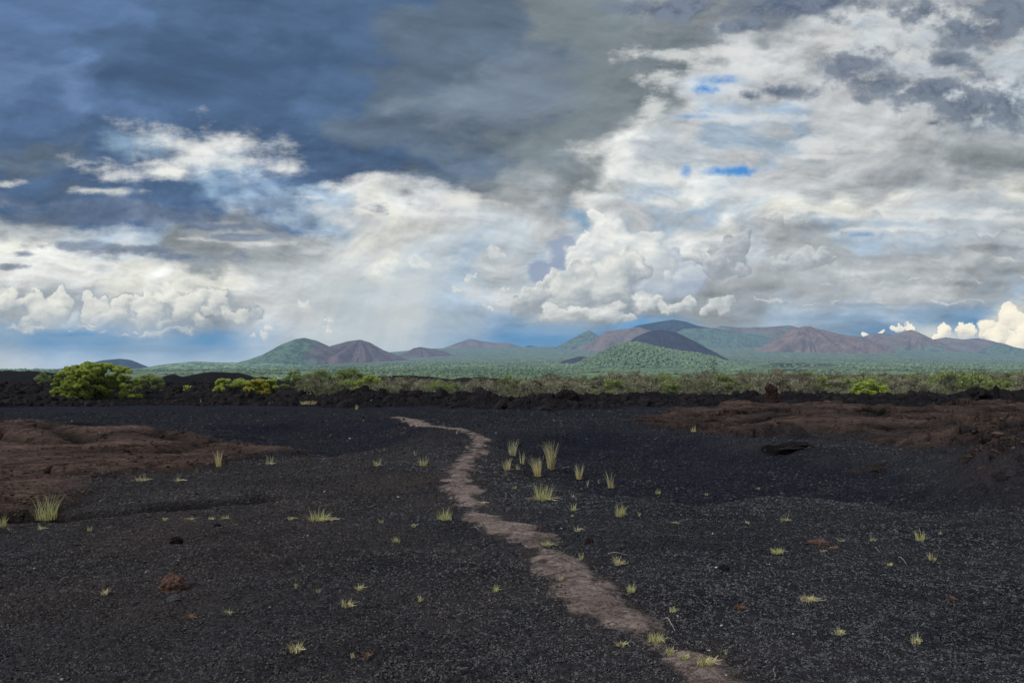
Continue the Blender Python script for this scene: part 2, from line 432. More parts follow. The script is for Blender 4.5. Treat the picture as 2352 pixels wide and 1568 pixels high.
M = dict(
    ground=mat_ground(), clinker=mat_clinker(), crust=mat_crust(), path=mat_path(),
    cinder=mat_stone('cinder fragments', (0.005, 0.006, 0.009), (0.122, 0.127, 0.144)),
    rubble=mat_stone('lava rubble', (0.004, 0.004, 0.006), (0.024, 0.021, 0.023), 3),
    clod=mat_stone('reddish clod', (0.020, 0.012, 0.010), (0.17, 0.105, 0.085), 6),
    chips=mat_stone('brown lava chips', (0.010, 0.008, 0.007), (0.115, 0.078, 0.062)),
    pale=mat_stone('pale pebbles', (0.25, 0.25, 0.24), (0.62, 0.62, 0.60)),
    redrock=mat_stone('reddish lava', (0.012, 0.008, 0.008), (0.045, 0.028, 0.026), 2),
    grass=mat_leaf('yellow green grass', (0.38, 0.4, 0.15), (0.78, 0.76, 0.4), 0.25),
    straw=mat_leaf('straw grass', (0.46, 0.41, 0.19), (0.8, 0.73, 0.44), 0.25),
    palegrass=mat_leaf('pale grey green grass', (0.34, 0.35, 0.2), (0.72, 0.7, 0.48), 0.25),
    deadgrass=mat_leaf('rusty dead grass', (0.11, 0.060, 0.040), (0.36, 0.22, 0.14), 0.2),
    twig=mat_bark('dry twig', (0.20, 0.18, 0.16), (0.42, 0.39, 0.34)),
    leaf=mat_leaf('fresh green leaves', (0.15, 0.23, 0.042), (0.56, 0.66, 0.16), 0.35),
    leafy=mat_leaf('yellowing leaves', (0.2, 0.21, 0.035), (0.6, 0.58, 0.12), 0.35),
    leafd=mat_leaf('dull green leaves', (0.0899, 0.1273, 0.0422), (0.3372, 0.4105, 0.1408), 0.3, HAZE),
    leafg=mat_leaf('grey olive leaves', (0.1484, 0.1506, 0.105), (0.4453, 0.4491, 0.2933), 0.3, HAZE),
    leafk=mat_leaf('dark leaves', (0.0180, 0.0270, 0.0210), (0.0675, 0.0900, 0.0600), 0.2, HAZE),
    bark=mat_bark('grey bark', (0.06, 0.052, 0.046), (0.19, 0.17, 0.15)),
)

# ------------------------------------------------------------------ the ground sheet
def build_land():
    ys = [-2.4, -1.5, -0.5, 0.5, 1.2, 1.8, 2.3]
    y = 2.7
    while y < 16000:
        ys.append(y)
        y += y*(0.0027 if y < 52 else 0.010 if y < 180 else 0.03)
    ys = np.array(ys)
    t = np.concatenate([-np.linspace(3.2, 0.80, 26)[:-1], np.linspace(-0.80, 0.80, 1250), np.linspace(0.80, 3.2, 26)[1:]])
    T, Yg = np.meshgrid(t, ys); X = (T*(Yg+3)).astype(np.float64)
    nr, nc = X.shape
    x = X.ravel(); y = Yg.ravel()
    m = masks(x, y)
    z = macro(x, y, m)
    near = y < 70
    xn, yn = x[near], y[near]
    smooth = np.clip(np.maximum(sstep(0, .3, m['cl']), sstep(0, .5, m['cr']))[near], 0, 1)
    pth = sstep(-.05, .15, m['path'])[near]
    aan = m['aa'][near]
    c1, v1 = cells(xn*9, yn*9, 3)
    c2, v2 = cells(xn*22, yn*22, 4)
    lump = fbm(xn*2.6, yn*2.6, 3, 51)*0.07 + (0.5-c1)*0.034*v1 + (0.5-c2)*0.020*v2
    rope = (ridged(xn*1.2+yn*0.5, yn*3.2, 3, 61)-0.55)*(0.025+0.035*(xn > 0)) + fbm(xn*6, yn*9, 4, 63, 0.6)*0.045
    pr = fbm(xn*5, yn*8, 5, 65, 0.6)*0.060+(ridged(xn*10-yn*4, yn*18, 3, 66)-0.6)*0.022
    valn = m['valley'][near]
    d = lump*(1+0.6*valn)
    wbx = fbm(xn*0.8, yn*0.8, 4, 77)*1.6; wby = fbm(xn*0.8, yn*0.8, 4, 78)*1.1
    gp1, pv, pv2, ox, oy = plates((xn+wbx)*0.30, (yn+wby)*0.62, 13)
    gp2, qv, qv2, qx, qy = plates((xn+wbx)*0.95, (yn+wby)*1.5, 14)
    rt = (xn > 0)*1.0
    slab = (pv-0.5)*(0.05+0.13*rt)+ox*(pv2-0.5)*(0.04+0.42*rt)+oy*(pv-0.45)*(0.02+0.36*rt)+rt*((qv-0.5)*0.10+qx*(qv2-0.5)*0.16)
    gapd = np.maximum(sstep(0.040, 0.012, gp1), (0.35+0.4*rt)*sstep(0.06, 0.01, gp2)*(pv2 > 0.35))*sstep(-0.12, 0.02, fbm(xn*0.5, yn*0.5, 2, 79)+0.02)
    rope = rope+slab-gapd*0.10
    d = d*(1-smooth)+rope*smooth
    d = d*(1-pth)+pr*pth
    d = d + aan*((0.5-c1)*0.14*v1+0.28*fbm(xn*4, yn*4, 3, 67))
    bk = m['bank'][near]
    d = d + bk*((ridged(xn*2.2, yn*2.2, 5, 68, 0.62)-0.5)*0.50+(qv-0.5)*0.16)
    z[near] += d
    gap = np.zeros_like(z); gap[near] = gapd; plate = np.full_like(z, 0.5); plate[near] = 0.6*pv+0.4*qv
    rim = sstep(0.55, 0.0, np.where(x > 0, m['cr']*0.8, m['cl'])+0.5*fbm(x*3, y*3, 3, 47))
    V = np.stack([x, y, z], 1).astype(np.float32)
    idx = np.arange(nr*nc).reshape(nr, nc)
    Q = np.stack([idx[:-1,:-1], idx[:-1,1:], idx[1:,1:], idx[1:,:-1]], -1).reshape(-1, 4)
    tt = x/np.maximum(y, 1)
    # tints by place
    b1 = flat(900, 1100)
    brown = np.clip(0.6*np.exp(-((x-b1[0])/2.4)**2-((y-b1[1])/3.0)**2), 0, 1)
    brown = np.maximum(brown, 0.75*np.exp(-np.clip(-m['cl'], 0, None)/0.7)*(y > 7.0)*(y < 14)*(x < -3.0))
    brown = np.maximum(brown, 0.5*np.exp(-np.clip(-m['path'], 0, None)/0.10))
    brown = np.maximum(brown, 0.95*m['bank'])
    brown = np.maximum(brown, 0.45*sstep(0.5, -3.0, x)*sstep(13, 10, y))
    bs = flat(1600, 1490)
    brown = np.maximum(brown, 0.5*np.exp(-((x-bs[0])/0.5)**2-((y-bs[1])/0.25)**2))
    brown = brown*np.clip(0.6+1.6*fbm(x*1.1, y*1.1, 3, 81), 0, 1.2)
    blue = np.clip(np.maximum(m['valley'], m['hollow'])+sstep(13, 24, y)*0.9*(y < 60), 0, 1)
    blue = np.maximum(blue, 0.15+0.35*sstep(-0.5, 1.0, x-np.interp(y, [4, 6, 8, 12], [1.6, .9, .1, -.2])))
    dark = np.maximum(m['crack'], np.maximum(m['hole']*1.0, m['gully']*0.9))  # painted black: crack lines, gully, and the shade of the cave mouth
    scrub = sstep(52, 62, y)*sstep(330, 250, y)*(1-m['aa'])
    far = sstep(240, 330, y)
    hump = np.zeros_like(z)
    for hx, hy, sx, sy, h in HUMPS:
        hump = np.maximum(hump, np.exp(-((x-hx)/sx)**2-((y-hy)/sy)**2))
    flow = sstep(0.02, 0.05, tt-0.30+0.08*fbm(x*.004, y*.004, 3, 83))*sstep(0.46, 0.36, tt+0.1*fbm(x*.004, y*.01, 3, 84))*sstep(500, 800, y)*sstep(2300, 1500, y)
    flow = flow*sstep(-0.10, 0.12, fbm(x*0.008, y*0.004, 4, 85)+0.1)
    edge = 1-sstep(-0.06, 0.16, m['path']+0.45*fbm(x*6, y*6, 3, 49)); east = (x > 0)*1.0
    A = dict(brown=brown, blue=blue, dark=dark, scrub=scrub, far=far, flow=flow, edge=edge, east=east, gap=gap, plate=plate, rim=rim)
    fm = lambda a: a[Q].mean(1)
    qy = fm(y)
    ispath = (fm(m['path']) > 0.0) & (qy < 26)
    iscr = ((fm(m['cl']) > 0.0) | (fm(m['cr']) > 0.0)) & ~ispath & (qy < 60)
    isaa = ((fm(m['aa']) > 0.45) | (fm(hump) > 0.30)) & ~ispath & ~iscr & (qy > 25)
    isfar = (qy > 240) & ~isaa
    rest = ~(ispath | iscr | isaa | isfar)
    def part(name, sel, mat, label, keys):
        q = Q[sel]; u, inv = np.unique(q, return_inverse=True)
        o = mesh_np(name, V[u], inv.reshape(-1, 4), mat, attrs={k: A[k][u] for k in keys})
        tag(o, label, kind='structure')
    gk = ['brown', 'blue', 'dark', 'scrub', 'far', 'flow']
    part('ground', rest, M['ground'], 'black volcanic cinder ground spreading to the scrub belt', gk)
    part('path', ispath, M['path'], 'narrow worn grey brown lava footpath winding over the black cinder', ['edge'])
    part('terrain_crust', iscr, M['crust'], 'smooth cracked brown sheets of ropy lava crust', ['dark', 'east', 'gap', 'plate', 'rim'])
    part('terrain_lava', isaa, M['clinker'], 'jagged black ridge of rough clinkery lava', [])
    part('land', isfar, M['ground'], 'wide green plain rising towards the volcanic hills', gk)
build_land()

# ------------------------------------------------------------------ loose stones
ICO_V = None
def ico():
    global ICO_V, ICO_F
    if ICO_V is None:
        t = (1+5**.5)/2
        v = np.array([(-1,t,0),(1,t,0),(-1,-t,0),(1,-t,0),(0,-1,t),(0,1,t),(0,-1,-t),(0,1,-t),(t,0,-1),(t,0,1),(-t,0,-1),(-t,0,1)], float)
        ICO_V = v/np.linalg.norm(v[0])
        ICO_F = np.array([(0,11,5),(0,5,1),(0,1,7),(0,7,10),(0,10,11),(1,5,9),(5,11,4),(11,10,2),(10,7,6),(7,1,8),(3,9,4),(3,4,2),(3,2,6),(3,6,8),(3,8,9),(4,9,5),(2,4,11),(6,2,10),(8,6,7),(9,8,1)])
    return ICO_V, ICO_F

def scatter_stones(name, x, y, z, s, mat, rng, label, flatten=0.7, jag=0.45, tone=None, sink=0.25, warm=None):
    v, f = ico(); n = len(x)
    if n > 100000:
        v = np.array([(1,0,0),(-1,0,0),(0,1,0),(0,-1,0),(0,0,1),(0,0,-1)], float); f = np.array([(0,2,4),(2,1,4),(1,3,4),(3,0,4),(2,0,5),(1,2,5),(3,1,5),(0,3,5)])
    K = len(v)
    R = rng.normal(size=(n, 3, 3)); q, _ = np.linalg.qr(R)
    P = v[None]*(1+jag*(rng.random((n, K, 1))-0.5)*2)*np.array([1, 0.75, 0.55])*(0.75+0.5*rng.random((n, 1, 3)))
    P = np.einsum('nij,nkj->nki', q, P); P[:, :, 2] *= flatten
    P = P*s[:, None, None]
    P += np.stack([x, y, z+s*sink], 1)[:, None, :]
    Fc = f[None]+K*np.arange(n)[:, None, None]
    if tone is None: tone = rng.random(n)**1.6
    o = mesh_np(name, P.reshape(-1, 3), Fc.reshape(-1, 3), mat, smooth=False, attrs={'tone': np.repeat(tone, K), 'warm': np.repeat(warm if warm is not None else np.zeros(n), K)})
    return tag(o, label, kind='stuff')

rng = np.random.default_rng(11)
n = 400000
u = rng.random(n); d0, d1 = 3.3, 30.0
Yp = 1/(1/d0-u*(1/d0-1/d1)); Xp = (rng.random(n)*1.6-0.8)*(Yp*0.9+0.8)*np.where(rng.random(n) < .25, 2.4, 1.0)
m_ = masks(Xp, Yp)
keep = (m_['path'] < rng.random(n)**2*0.22-0.05) & (m_['cl'] < rng.random(n)**2*0.7) & ((m_['cr'] < rng.random(n)**2*1.0) | (rng.random(n) < .06)) & (m_['aa'] < 0.5) & (m_['gully'] < .5)
Xp, Yp = Xp[keep], Yp[keep]
zp = macro(Xp, Yp, {k: v[keep] for k, v in m_.items()})+fbm(Xp*2.6, Yp*2.6, 3, 51)*0.07
sz = 0.0058*(Yp/4)**np.where(Yp > 9, 0.86, 0.66)*np.minimum(np.exp(rng.normal(size=len(Xp))*0.48), 1.9)
deep = np.clip(np.maximum(m_['valley'], m_['hollow'])[keep]+sstep(12, 22, Yp), 0, 1)
gt = rng.random(len(Xp))**1.4*(1-0.68*deep*(rng.random(len(Xp)) > 0.10))
warm = np.clip(sstep(0.9, -2.0, Xp-np.interp(Yp, [4, 6, 8, 12], [1.6, .9, .1, -.2]))*(0.75+1.6*fbm(Xp*0.7, Yp*0.7, 3, 82)), 0, 1)
scatter_stones('gravel', Xp, Yp, zp, sz, M['cinder'], rng, 'loose black cinder gravel covering the open ground', tone=np.clip(gt*(0.55+0.9*np.clip(0.5+1.9*fbm(Xp*0.55, Yp*0.8, 4, 88), 0, 1)), 0, 1), warm=warm)
# brown fragments lying on the crust
n = 26000
u = rng.random(n); Yq = 1/(1/7.5-u*(1/7.5-1/36)); Xq = (rng.random(n)*1.6-0.8)*Yq
mq = masks(Xq, Yq); k = ((mq['cl'] > 0.0) | (mq['cr'] > 0.0) | (mq['bank'] > 0.35)) & (mq['path'] < -.05) & (mq['aa'] < .4) & (fbm(Xq*0.8, Yq*0.8, 3, 86) > -0.02)
Xq, Yq = Xq[k], Yq[k]; mq = {a: b[k] for a, b in mq.items()}
scatter_stones('debris', Xq, Yq, macro(Xq, Yq, mq)+0.01, 0.013*(Yq/8)**0.7*np.minimum(np.exp(rng.normal(size=len(Xq))*0.6), 2.4)*(1+1.2*mq['bank']), M['chips'], rng, 'broken fragments of brown lava lying on the crust sheets', 0.5)
# pale chips
n = 90
u = rng.random(n); Yp = 1/(1/3.6-u*(1/3.6-1/26)); Xp = (rng.random(n)*1.5-0.75)*Yp
m_ = masks(Xp, Yp); k = (m_['cl'] < 0) | (rng.random(n) < .2)
Xp, Yp = Xp[k], Yp[k]
zp = macro(Xp, Yp)+fbm(Xp*2.6, Yp*2.6, 3, 51)*0.07
scatter_stones('pebbles', Xp, Yp, zp+0.012, 0.005*(Yp/4)**0.7*np.exp(rng.normal(size=len(Xp))*0.4), M['pale'], rng, 'scattered pale stone chips on the black cinder', 0.6)
# clinker blocks on the ridge and the dark field to its west
n = 24000
Yp = 26+rng.random(n)**1.5*75; Xp = (rng.random(n)*1.5-0.75)*Yp
m_ = masks(Xp, Yp); k = (m_['aa'] > 0.35)
Xp, Yp = Xp[k], Yp[k]; mk = {a: b[k] for a, b in m_.items()}
zp = macro(Xp, Yp, mk)
def clinker(x, y, z, s_, rng):
    """knobbly lava blocks, rough at several sizes"""
    v, f = ico(); f = f.tolist(); V = v.tolist()
    mid = {}
    def m2(a, b):
        k = (min(a, b), max(a, b))
        if k not in mid:
            p = Vector(V[a])+Vector(V[b]); p.normalize(); V.append(tuple(p)); mid[k] = len(V)-1
        return mid[k]
    f2 = []
    for a, b, c in f:
        ab, bc, ca = m2(a, b), m2(b, c), m2(c, a); f2 += [(a, ab, ca), (b, bc, ab), (c, ca, bc), (ab, bc, ca)]
    V = np.array(V); f2 = np.array(f2); n = len(x); k = len(V)
    W1 = rng.normal(size=(n, 3, 3))*1.6; ph = rng.random((n, 3))*6.28
    wave = np.sin(np.einsum('kj,nij->nki', V, W1)+ph[:, None, :]).sum(-1)/3
    P = V[None]*(1+0.42*wave[..., None]+0.34*(rng.random((n, k, 1))-0.5))*(0.65+0.7*rng.random((n, 1, 3)))
    P = P*s_[:, None, None]+np.stack([x, y, z], 1)[:, None]
    tone = np.repeat(rng.random(n)*0.6, k)+0.4*rng.random(n*k)
    return P.reshape(-1, 3), (f2[None]+k*np.arange(n)[:, None, None]).reshape(-1, 3), tone
small = rng.random(len(Xp)) < 0.72
s_ = np.where(small, 0.065, 0.155)*np.exp(rng.normal(size=len(Xp))*0.38)*(Yp/38)**0.5
nb = 9000; Yb = 8.5+rng.random(nb)*12; Xb = (0.36+rng.random(nb)*0.5)*Yb; mb = masks(Xb, Yb); kb = (mb['bank'] > 0.45) & (fbm(Xb*1.1, Yb*1.1, 3, 87) > -0.03)
Xb, Yb = Xb[kb], Yb[kb]; zb = macro(Xb, Yb, {a: b[kb] for a, b in mb.items()})
Xp = np.r_[Xp, Xb]; Yp = np.r_[Yp, Yb]; zp = np.r_[zp, zb]; s_ = np.r_[s_, 0.036*np.exp(rng.normal(size=len(Xb))*0.5)]
Pc, Fc_, tc_ = clinker(Xp, Yp, zp-0.02, s_, rng)
tag(mesh_np('rubble', Pc, Fc_, M['rubble'], smooth=False, attrs={'tone': tc_}), 'broken blocks of black lava heaped on the ridge', kind='stuff')

def rock(name, dx, dy, w, h, label, mat, seed, spiky=False, bury=0.12, group=None, zn=0.30):
    """one weathered lava rock: w and h in photo units, dy its foot"""
    X, Y, Z = hit(dx, dy)
    wm = w*KX/FPX*Y; hm = h*KY/FPX*Y
    r = np.random.default_rng(seed)
    nu, nv = 44, 30
    a = np.linspace(0, 2*math.pi, nu, endpoint=False); b = np.linspace(0, 1, nv)
    Aa, B = np.meshgrid(a, b)
    prof = np.sqrt(np.clip(1-B**2.2, 0, 1)) if not spiky else (0.50+0.50*np.exp(-B*3.5)+0.16*np.exp(-((B-.82)/.12)**2))*np.clip((1-B)*7, 0, 1)**.5
    nz = fbm(np.cos(Aa)*1.7+seed, np.sin(Aa)*1.7+B*3, 4, seed)+0.6*fbm(np.cos(Aa)*4+seed, np.sin(Aa)*4+B*7, 3, seed+3)+0.55*fbm(np.cos(Aa)*11+seed, np.sin(Aa)*11+B*16, 3, seed+4)
    rad = prof*(1+0.75*nz)
    x = np.cos(Aa)*rad*wm/2; y_ = np.sin(Aa)*rad*wm/2*0.8; z_ = B*hm*(1+zn*nz)-bury*hm
    if spiky: x = x-B*wm*0.10
    V = np.stack([x.ravel(), y_.ravel(), z_.ravel()], 1)
    idx = np.arange(nu*nv).reshape(nv, nu)
    q = np.stack([idx[:-1], np.roll(idx[:-1], -1, 1), np.roll(idx[1:], -1, 1), idx[1:]], -1).reshape(-1, 4)
    o = mesh_np(name, V, q, mat, smooth=False, attrs={'tone': np.clip(0.5+nz.ravel(), 0, 1)})
    o.location = (X, Y, Z)
    return tag(o, label, 'rock', group)

rock('lava_pillar', 1776, 926, 42, 46, 'upright reddish brown lava stump rising from the black ridge below the gullied hill', M['redrock'], 3, True)
rock('lava_rock', 2243, 918, 62, 30, 'broad jagged black lava block highest on the ridge beside a thin upright spike', M['rubble'], 5)
rock('lava_rock', 2290, 918, 20, 34, 'thin upright black lava spike beside a broad jagged block', M['rubble'], 6, True)
rock('lava_rock', 1730, 922, 34, 28, 'knobbly black lava block just west of the reddish lava stump', M['rubble'], 8)
rock('lava_rock', 1305, 920, 52, 26, 'humped black lava block on the ridge crest below the green cone hill', M['rubble'], 9)
rock('stone', 405, 1246, 28, 15, 'dark rounded stone lying on the cinder near the gully', M['rubble'], 12)
rock('stone', 1992, 1456, 30, 19, 'grey angular stone half sunk in the cinder', M['cinder'], 13)
rock('stone', 500, 1210, 18, 9, 'small black stone close behind the row of low grass tufts', M['rubble'], 14)
rock('stone', 1353, 1247, 22, 13, 'brown weathered stone east of the path bend', M['redrock'], 15)
rock('stone', 400, 1378, 34, 12, 'flat grey stone just in front of the ragged reddish clod', M['cinder'], 16)
rock('stone', 1663, 1312, 28, 15, 'low dark lump of cinder south west of the wide pale tuft', M['rubble'], 17)

# ------------------------------------------------------------------ grass tufts
def tuft_mesh(name, w, h, n, r, mat, dist, creep=0, lean=0.0, label=None, cat=None, group=None, loc=(0, 0, 0)):
    """a tuft: blades, and where it has them dry runners lying on the ground"""
    V = []; Fq = []; T = []
    bw = max(0.0030, 0.34*dist/FPX); n = int(n*1.8)
    for i in range(n):
        a = r.random()*2*math.pi
        rr = w*0.5*math.sqrt(r.random())*0.6
        bx, by = rr*math.cos(a), rr*math.sin(a)*0.8
        L = h*(0.25+0.95*r.random()**1.3)
        out = 0.12+0.75*r.random()*min(1.6, 0.5*w/max(h, 1e-3)+0.15)
        a2 = a+r.normal()*0.9
        ox, oy = math.cos(a2)*out*L*0.75+lean*L, math.sin(a2)*out*L*0.75
        droop = 0.12+0.55*r.random()*out
        wv = bw*(0.7+0.6*r.random()); pa = r.random()*math.pi
        sx, sy = math.cos(pa)*wv/2, math.sin(pa)*wv/2
        base = len(V); tone = r.random()
        for k in range(5):
            t = k/4
            z = L*(t-droop*t*t*1.1)
            cx, cy = bx+ox*t**1.5, by+oy*t**1.5
            ww = 1-t**1.8*0.9
            V += [(cx-sx*ww, cy-sy*ww, z-0.01), (cx+sx*ww, cy+sy*ww, z-0.01)]
            T += [tone*0.7+0.3*t]*2
        for k in range(4):
            Fq.append((base+2*k, base+2*k+1, base+2*k+3, base+2*k+2))
    if creep == 0:
        o = mesh_np(name, V, Fq, mat, attrs={'tone': np.clip(T, 0, 1)})
        o.location = loc; return tag(o, label, cat, group)
    o = empty(name, loc, label, cat, group)
    mesh_np('blades', V, Fq, mat, o, attrs={'tone': np.clip(T, 0, 1)})
    V = []; Fq = []; T = []
    for i in range(creep*3):
        a = r.choice([0, math.pi])+r.normal()*0.75; L = w*(0.25+0.5*r.random())
        base = len(V); ph = r.random()*6; tn = 0.2+0.8*r.random(); hw = bw*(0.25+0.25*r.random())
        sx, sy = -math.sin(a)*hw, math.cos(a)*hw
        for k in range(7):
            t = k/6; wob = 0.02*L*math.sin(ph+5*t)
            px, py = math.cos(a)*L*t-math.sin(a)*wob, math.sin(a)*L*t+math.cos(a)*wob
            zz = 0.006+0.018*abs(math.sin(ph+3*t))*r.random()
            V += [(px-sx, py-sy, zz), (px+sx, py+sy, zz+hw*1.5)]
            T += [tn]*2
        for k in range(6): Fq.append((base+2*k, base+2*k+1, base+2*k+3, base+2*k+2))
    mesh_np('runners', V, Fq, M['straw'] if mat != M['deadgrass'] else mat, o, attrs={'tone': T})
    return o

G, Sx, Pp, Dd = 'grass', 'straw', 'palegrass', 'deadgrass'
TUFTS = [  # photo x, foot y, width, height, kind, blades, creeping stems, label
 (105,1197,76,64,G,70,0,'largest bushy yellow green tuft at the lip of the dark gully'),
 (4,1211,28,26,G,40,0,'green tuft cut by the picture edge near the dark gully'),
 (22,1220,13,9,G,14,0,'tiny green tuft below the tuft at the picture edge'),
 (95,1218,24,15,Pp,16,2,'sparse pale tuft just in front of the largest gully tuft'),
 (206,1220,17,14,G,18,0,'small lone green tuft past the gully end'),
 (502,1076,17,44,Sx,34,0,'tall narrow straw tuft beside the tip of the brown lava sheet'),
 (619,1067,24,22,Pp,16,2,'greyish wispy tuft beyond the brown sheet tip'),
 (325,1106,38,17,Sx,18,4,'pale tuft with flat stems, western one of two below the brown sheet'),
 (408,1106,32,21,Sx,10,4,'thin tuft with one long flat stem, eastern one of two below the brown sheet'),
 (378,1196,13,9,G,14,1,'smallest first tuft of the low row along the cinder rim'),
 (439,1195.5,26,7,G,16,3,'flat trailing second tuft of the low row along the cinder rim'),
 (485,1195,20,10,G,26,1,'third tuft of the low row along the cinder rim'),
 (517,1195.5,24,13,G,24,3,'fourth and tallest tuft of the low row along the cinder rim'),
 (668,1195,22,10,G,26,1,'low tuft just west of the wide spiky tuft'),
 (733,1196,72,26,G,80,8,'wide spiky tuft with pale runners, midway between gully and path'),
 (241,1367,28,19,Sx,14,2,'small yellowing tuft west of the ragged reddish clod'),
 (524,1415,26,19,Pp,20,2,'curling pale tuft at the end of a rusty dead patch'),
 (680,1352,12,21,Sx,5,2,'single upright straw stalk with a few leaves'),
 (731,1364,18,11,Sx,10,1,'thin leaning tuft next to the single upright stalk'),
 (798,1394,44,18,Sx,36,3,'star shaped yellow tuft below a half dead green tuft'),
 (680,1498,46,26,Sx,44,4,'yellow spreading tuft nearest to the viewer west of the path'),
 (866,1071,24,18,G,26,1,'first of two green tufts on the slope west of the upper path'),
 (972,1071,30,24,G,34,1,'second of two green tufts, closer to the upper path'),
 (824,1356,30,18,G,26,3,'half green half straw tuft above the star shaped tuft'),
 (910,1247,30,14,G,40,0,'neat low green cushion of grass alone west of the path'),
 (876,1202,14,13,Pp,12,1,'tiny pale tuft west of the bright tuft at the path gap'),
 (949,1211,16,7,Pp,8,3,'flat pale scrap of grass between two small tufts'),
 (1021,1197,54,30,G,80,1,'bright twin clumped tuft at the gap in the path'),
 (966,1383,18,17,Sx,26,0,'round yellow tuft alone on the open cinder'),
 (1138,1361,25,17,G,20,1,'little upright green tuft west of the lower path'),
 (810,1512,18,19,Sx,14,0,'small pale tuft touching a rusty dead patch'),
 (1109,1158,22,10,Pp,14,3,'flat pale tuft on the east rim of the path at its gap'),
 (1177,1048,27,40,Pp,44,0,'grey green upright tuft farthest of the group beside the path'),
 (1164,1080,24,28,Sx,28,2,'yellow forked tuft nearest the path in the tall group'),
 (1199,1066,17,33,Sx,14,1,'thin straw tuft between the grey green and the golden tufts'),
 (1189,1081,12,15,Sx,12,1,'short straw tuft below the thin straw tuft'),
 (1235,1095,26,46,Sx,80,1,'golden leaning tuft, shorter of the two golden ones'),
 (1266,1079,26,66,Sx,110,0,'tallest golden upright tuft at the edge of the dark hollow'),
 (1330,1101,22,40,Sx,34,0,'thin yellow tuft east of the tall golden one'),
 (1403,1122,25,40,Sx,30,0,'forked orange straw tuft last in the line along the hollow'),
 (1349,1116,7,14,Pp,6,0,'lone pale blade cluster between the thin yellow and the forked tuft'),
 (1373,1108,7,9,Pp,5,0,'tiny pale sprig just west of the forked orange tuft'),
 (1181,1126,14,12,G,12,1,'small green sprig west of the wide tuft with dead runners'),
 (1249,1150,70,40,G,80,14,'wide green tuft spreading over a mat of dead runners'),
 (1317,1144,14,11,G,12,1,'little tuft at the tip of a dead runner'),
 (1317,1174,22,19,G,20,2,'loose green tuft with curled blades, upper of a close pair'),
 (1312,1189,13,9,Pp,9,1,'tiny pale tuft, lower of a close pair'),
 (1424,1187,32,31,G,60,2,'dense upright green tuft on the slope below the forked tuft'),
 (1468,1186,10,17,G,9,0,'narrow sprig just east of the dense upright tuft'),
 (1512,1135,18,17,G,16,1,'small tuft on the near rim of the dark hollow'),
 (1546,1206,22,13,Sx,18,2,'ragged yellow tuft east of the narrow sprig'),
 (1325,1221,26,13,Pp,18,2,'pale drooping tuft north of the path edge tuft'),
 (1257,1254,38,13,G,44,1,'flat green tuft on the edge of the path below the bend'),
 (1334,1286,16,17,G,20,0,'upright tuft just east of the path with a brown twig'),
 (1420,1299,30,21,Sx,50,2,'dense yellow tuft with a twig lying behind it'),
 (1449,1361,32,19,G,56,0,'round fresh green tuft near the widest stretch of path'),
 (1288,1335,16,9,G,12,1,'small flat tuft growing on the path itself'),
 (1546,1407,26,14,G,40,0,'round green tuft east of the path end'),
 (1507,1478,50,26,G,90,3,'big green tuft growing across the foot of the path'),
 (1427,1487,36,15,G,20,5,'thin sprawling tuft west of the path foot'),
 (1540,1506,28,24,G,36,2,'yellow green tuft between the path foot and the long grass strip'),
 (1572,1516,34,18,G,50,2,'dense tuft at the start of the long grass strip'),
 (1622,1528,64,20,G,80,8,'long low strip of grass along the last stretch of path'),
 (1802,1199,26,28,Sx,12,3,'open tuft with one tall fork on the smooth eastern slope'),
 (1649,1204,14,9,Pp,12,0,'first of two tiny pale tufts west of the tall forked one'),
 (1717,1204,16,9,Pp,14,1,'second of two tiny pale tufts west of the tall forked one'),
 (1785,1272,44,18,G,60,4,'wide pale green tuft below the tall forked one'),
 (1933,1250,21,14,G,30,0,'small dense tuft beside the reddish broken crust'),
 (1890,1270,18,9,G,14,1,'weak tuft in front of the reddish broken crust'),
 (2006,1245,20,13,G,30,1,'small tuft east of the reddish broken crust'),
 (2113,1243,30,25,G,44,1,'upright bright tuft standing farthest east'),
 (2161,1228,10,11,Sx,5,0,'tiny looped sprig beyond the bright eastern tuft'),
 (2142,1289,26,22,G,14,3,'sparse wispy tuft below the bright eastern tuft'),
 (2042,1303,19,13,G,20,2,'little tuft among fallen twigs'),
 (1855,1383,54,19,Sx,44,5,'wide straw coloured tuft with several clumps'),
 (1928,1459,27,16,G,18,3,'thin green tuft just west of the grey angular stone'),
 (2103,1480,32,22,G,26,4,'spiky pale tuft south east of the grey angular stone'),
 (1739,1126,19,7,G,12,1,'flat tuft at the far foot of the eastern slope'),
 (1622,1138,12,5,Pp,8,1,'faint pale tuft on the rim of the dark hollow'),
 (1593,992,17,14,Sx,16,0,'lone tuft far off at the front of the red brown lava'),
 (1668,1505,13,15,Pp,9,1,'single pale sprig north of the long grass strip'),
 (709,929,60,9,Sx,150,0,'distant pale patch of dry grass at the foot of the black field'),
 (624,929,15,7,Sx,20,0,'distant small dry tuft just west of the pale grass patch'),
 (819,941,8,13,Sx,14,0,'distant straw tuft near the far end of the path'),
 (461,924,5,9,Pp,6,0,'first far pale stalk in front of the yellowing bush'),
 (497,924,5,9,Pp,6,0,'second far pale stalk in front of the yellowing bush'),
 (403,928,5,10,Pp,6,0,'far pale stalk between the green tree and the yellowing bush'),
 (883,922,6,9,Sx,8,0,'far straw stalk beyond the end of the path'),
 (852,922,5,6,Sx,6,0,'far low stalk just west of the one beyond the path end'),
 (1049,997,6,9,Pp,6,0,'tiny pale sprig on the crest of the winding path'),
 (954,1048,8,14,Pp,7,0,'thin pale sprig north west of the green tuft pair'),
]
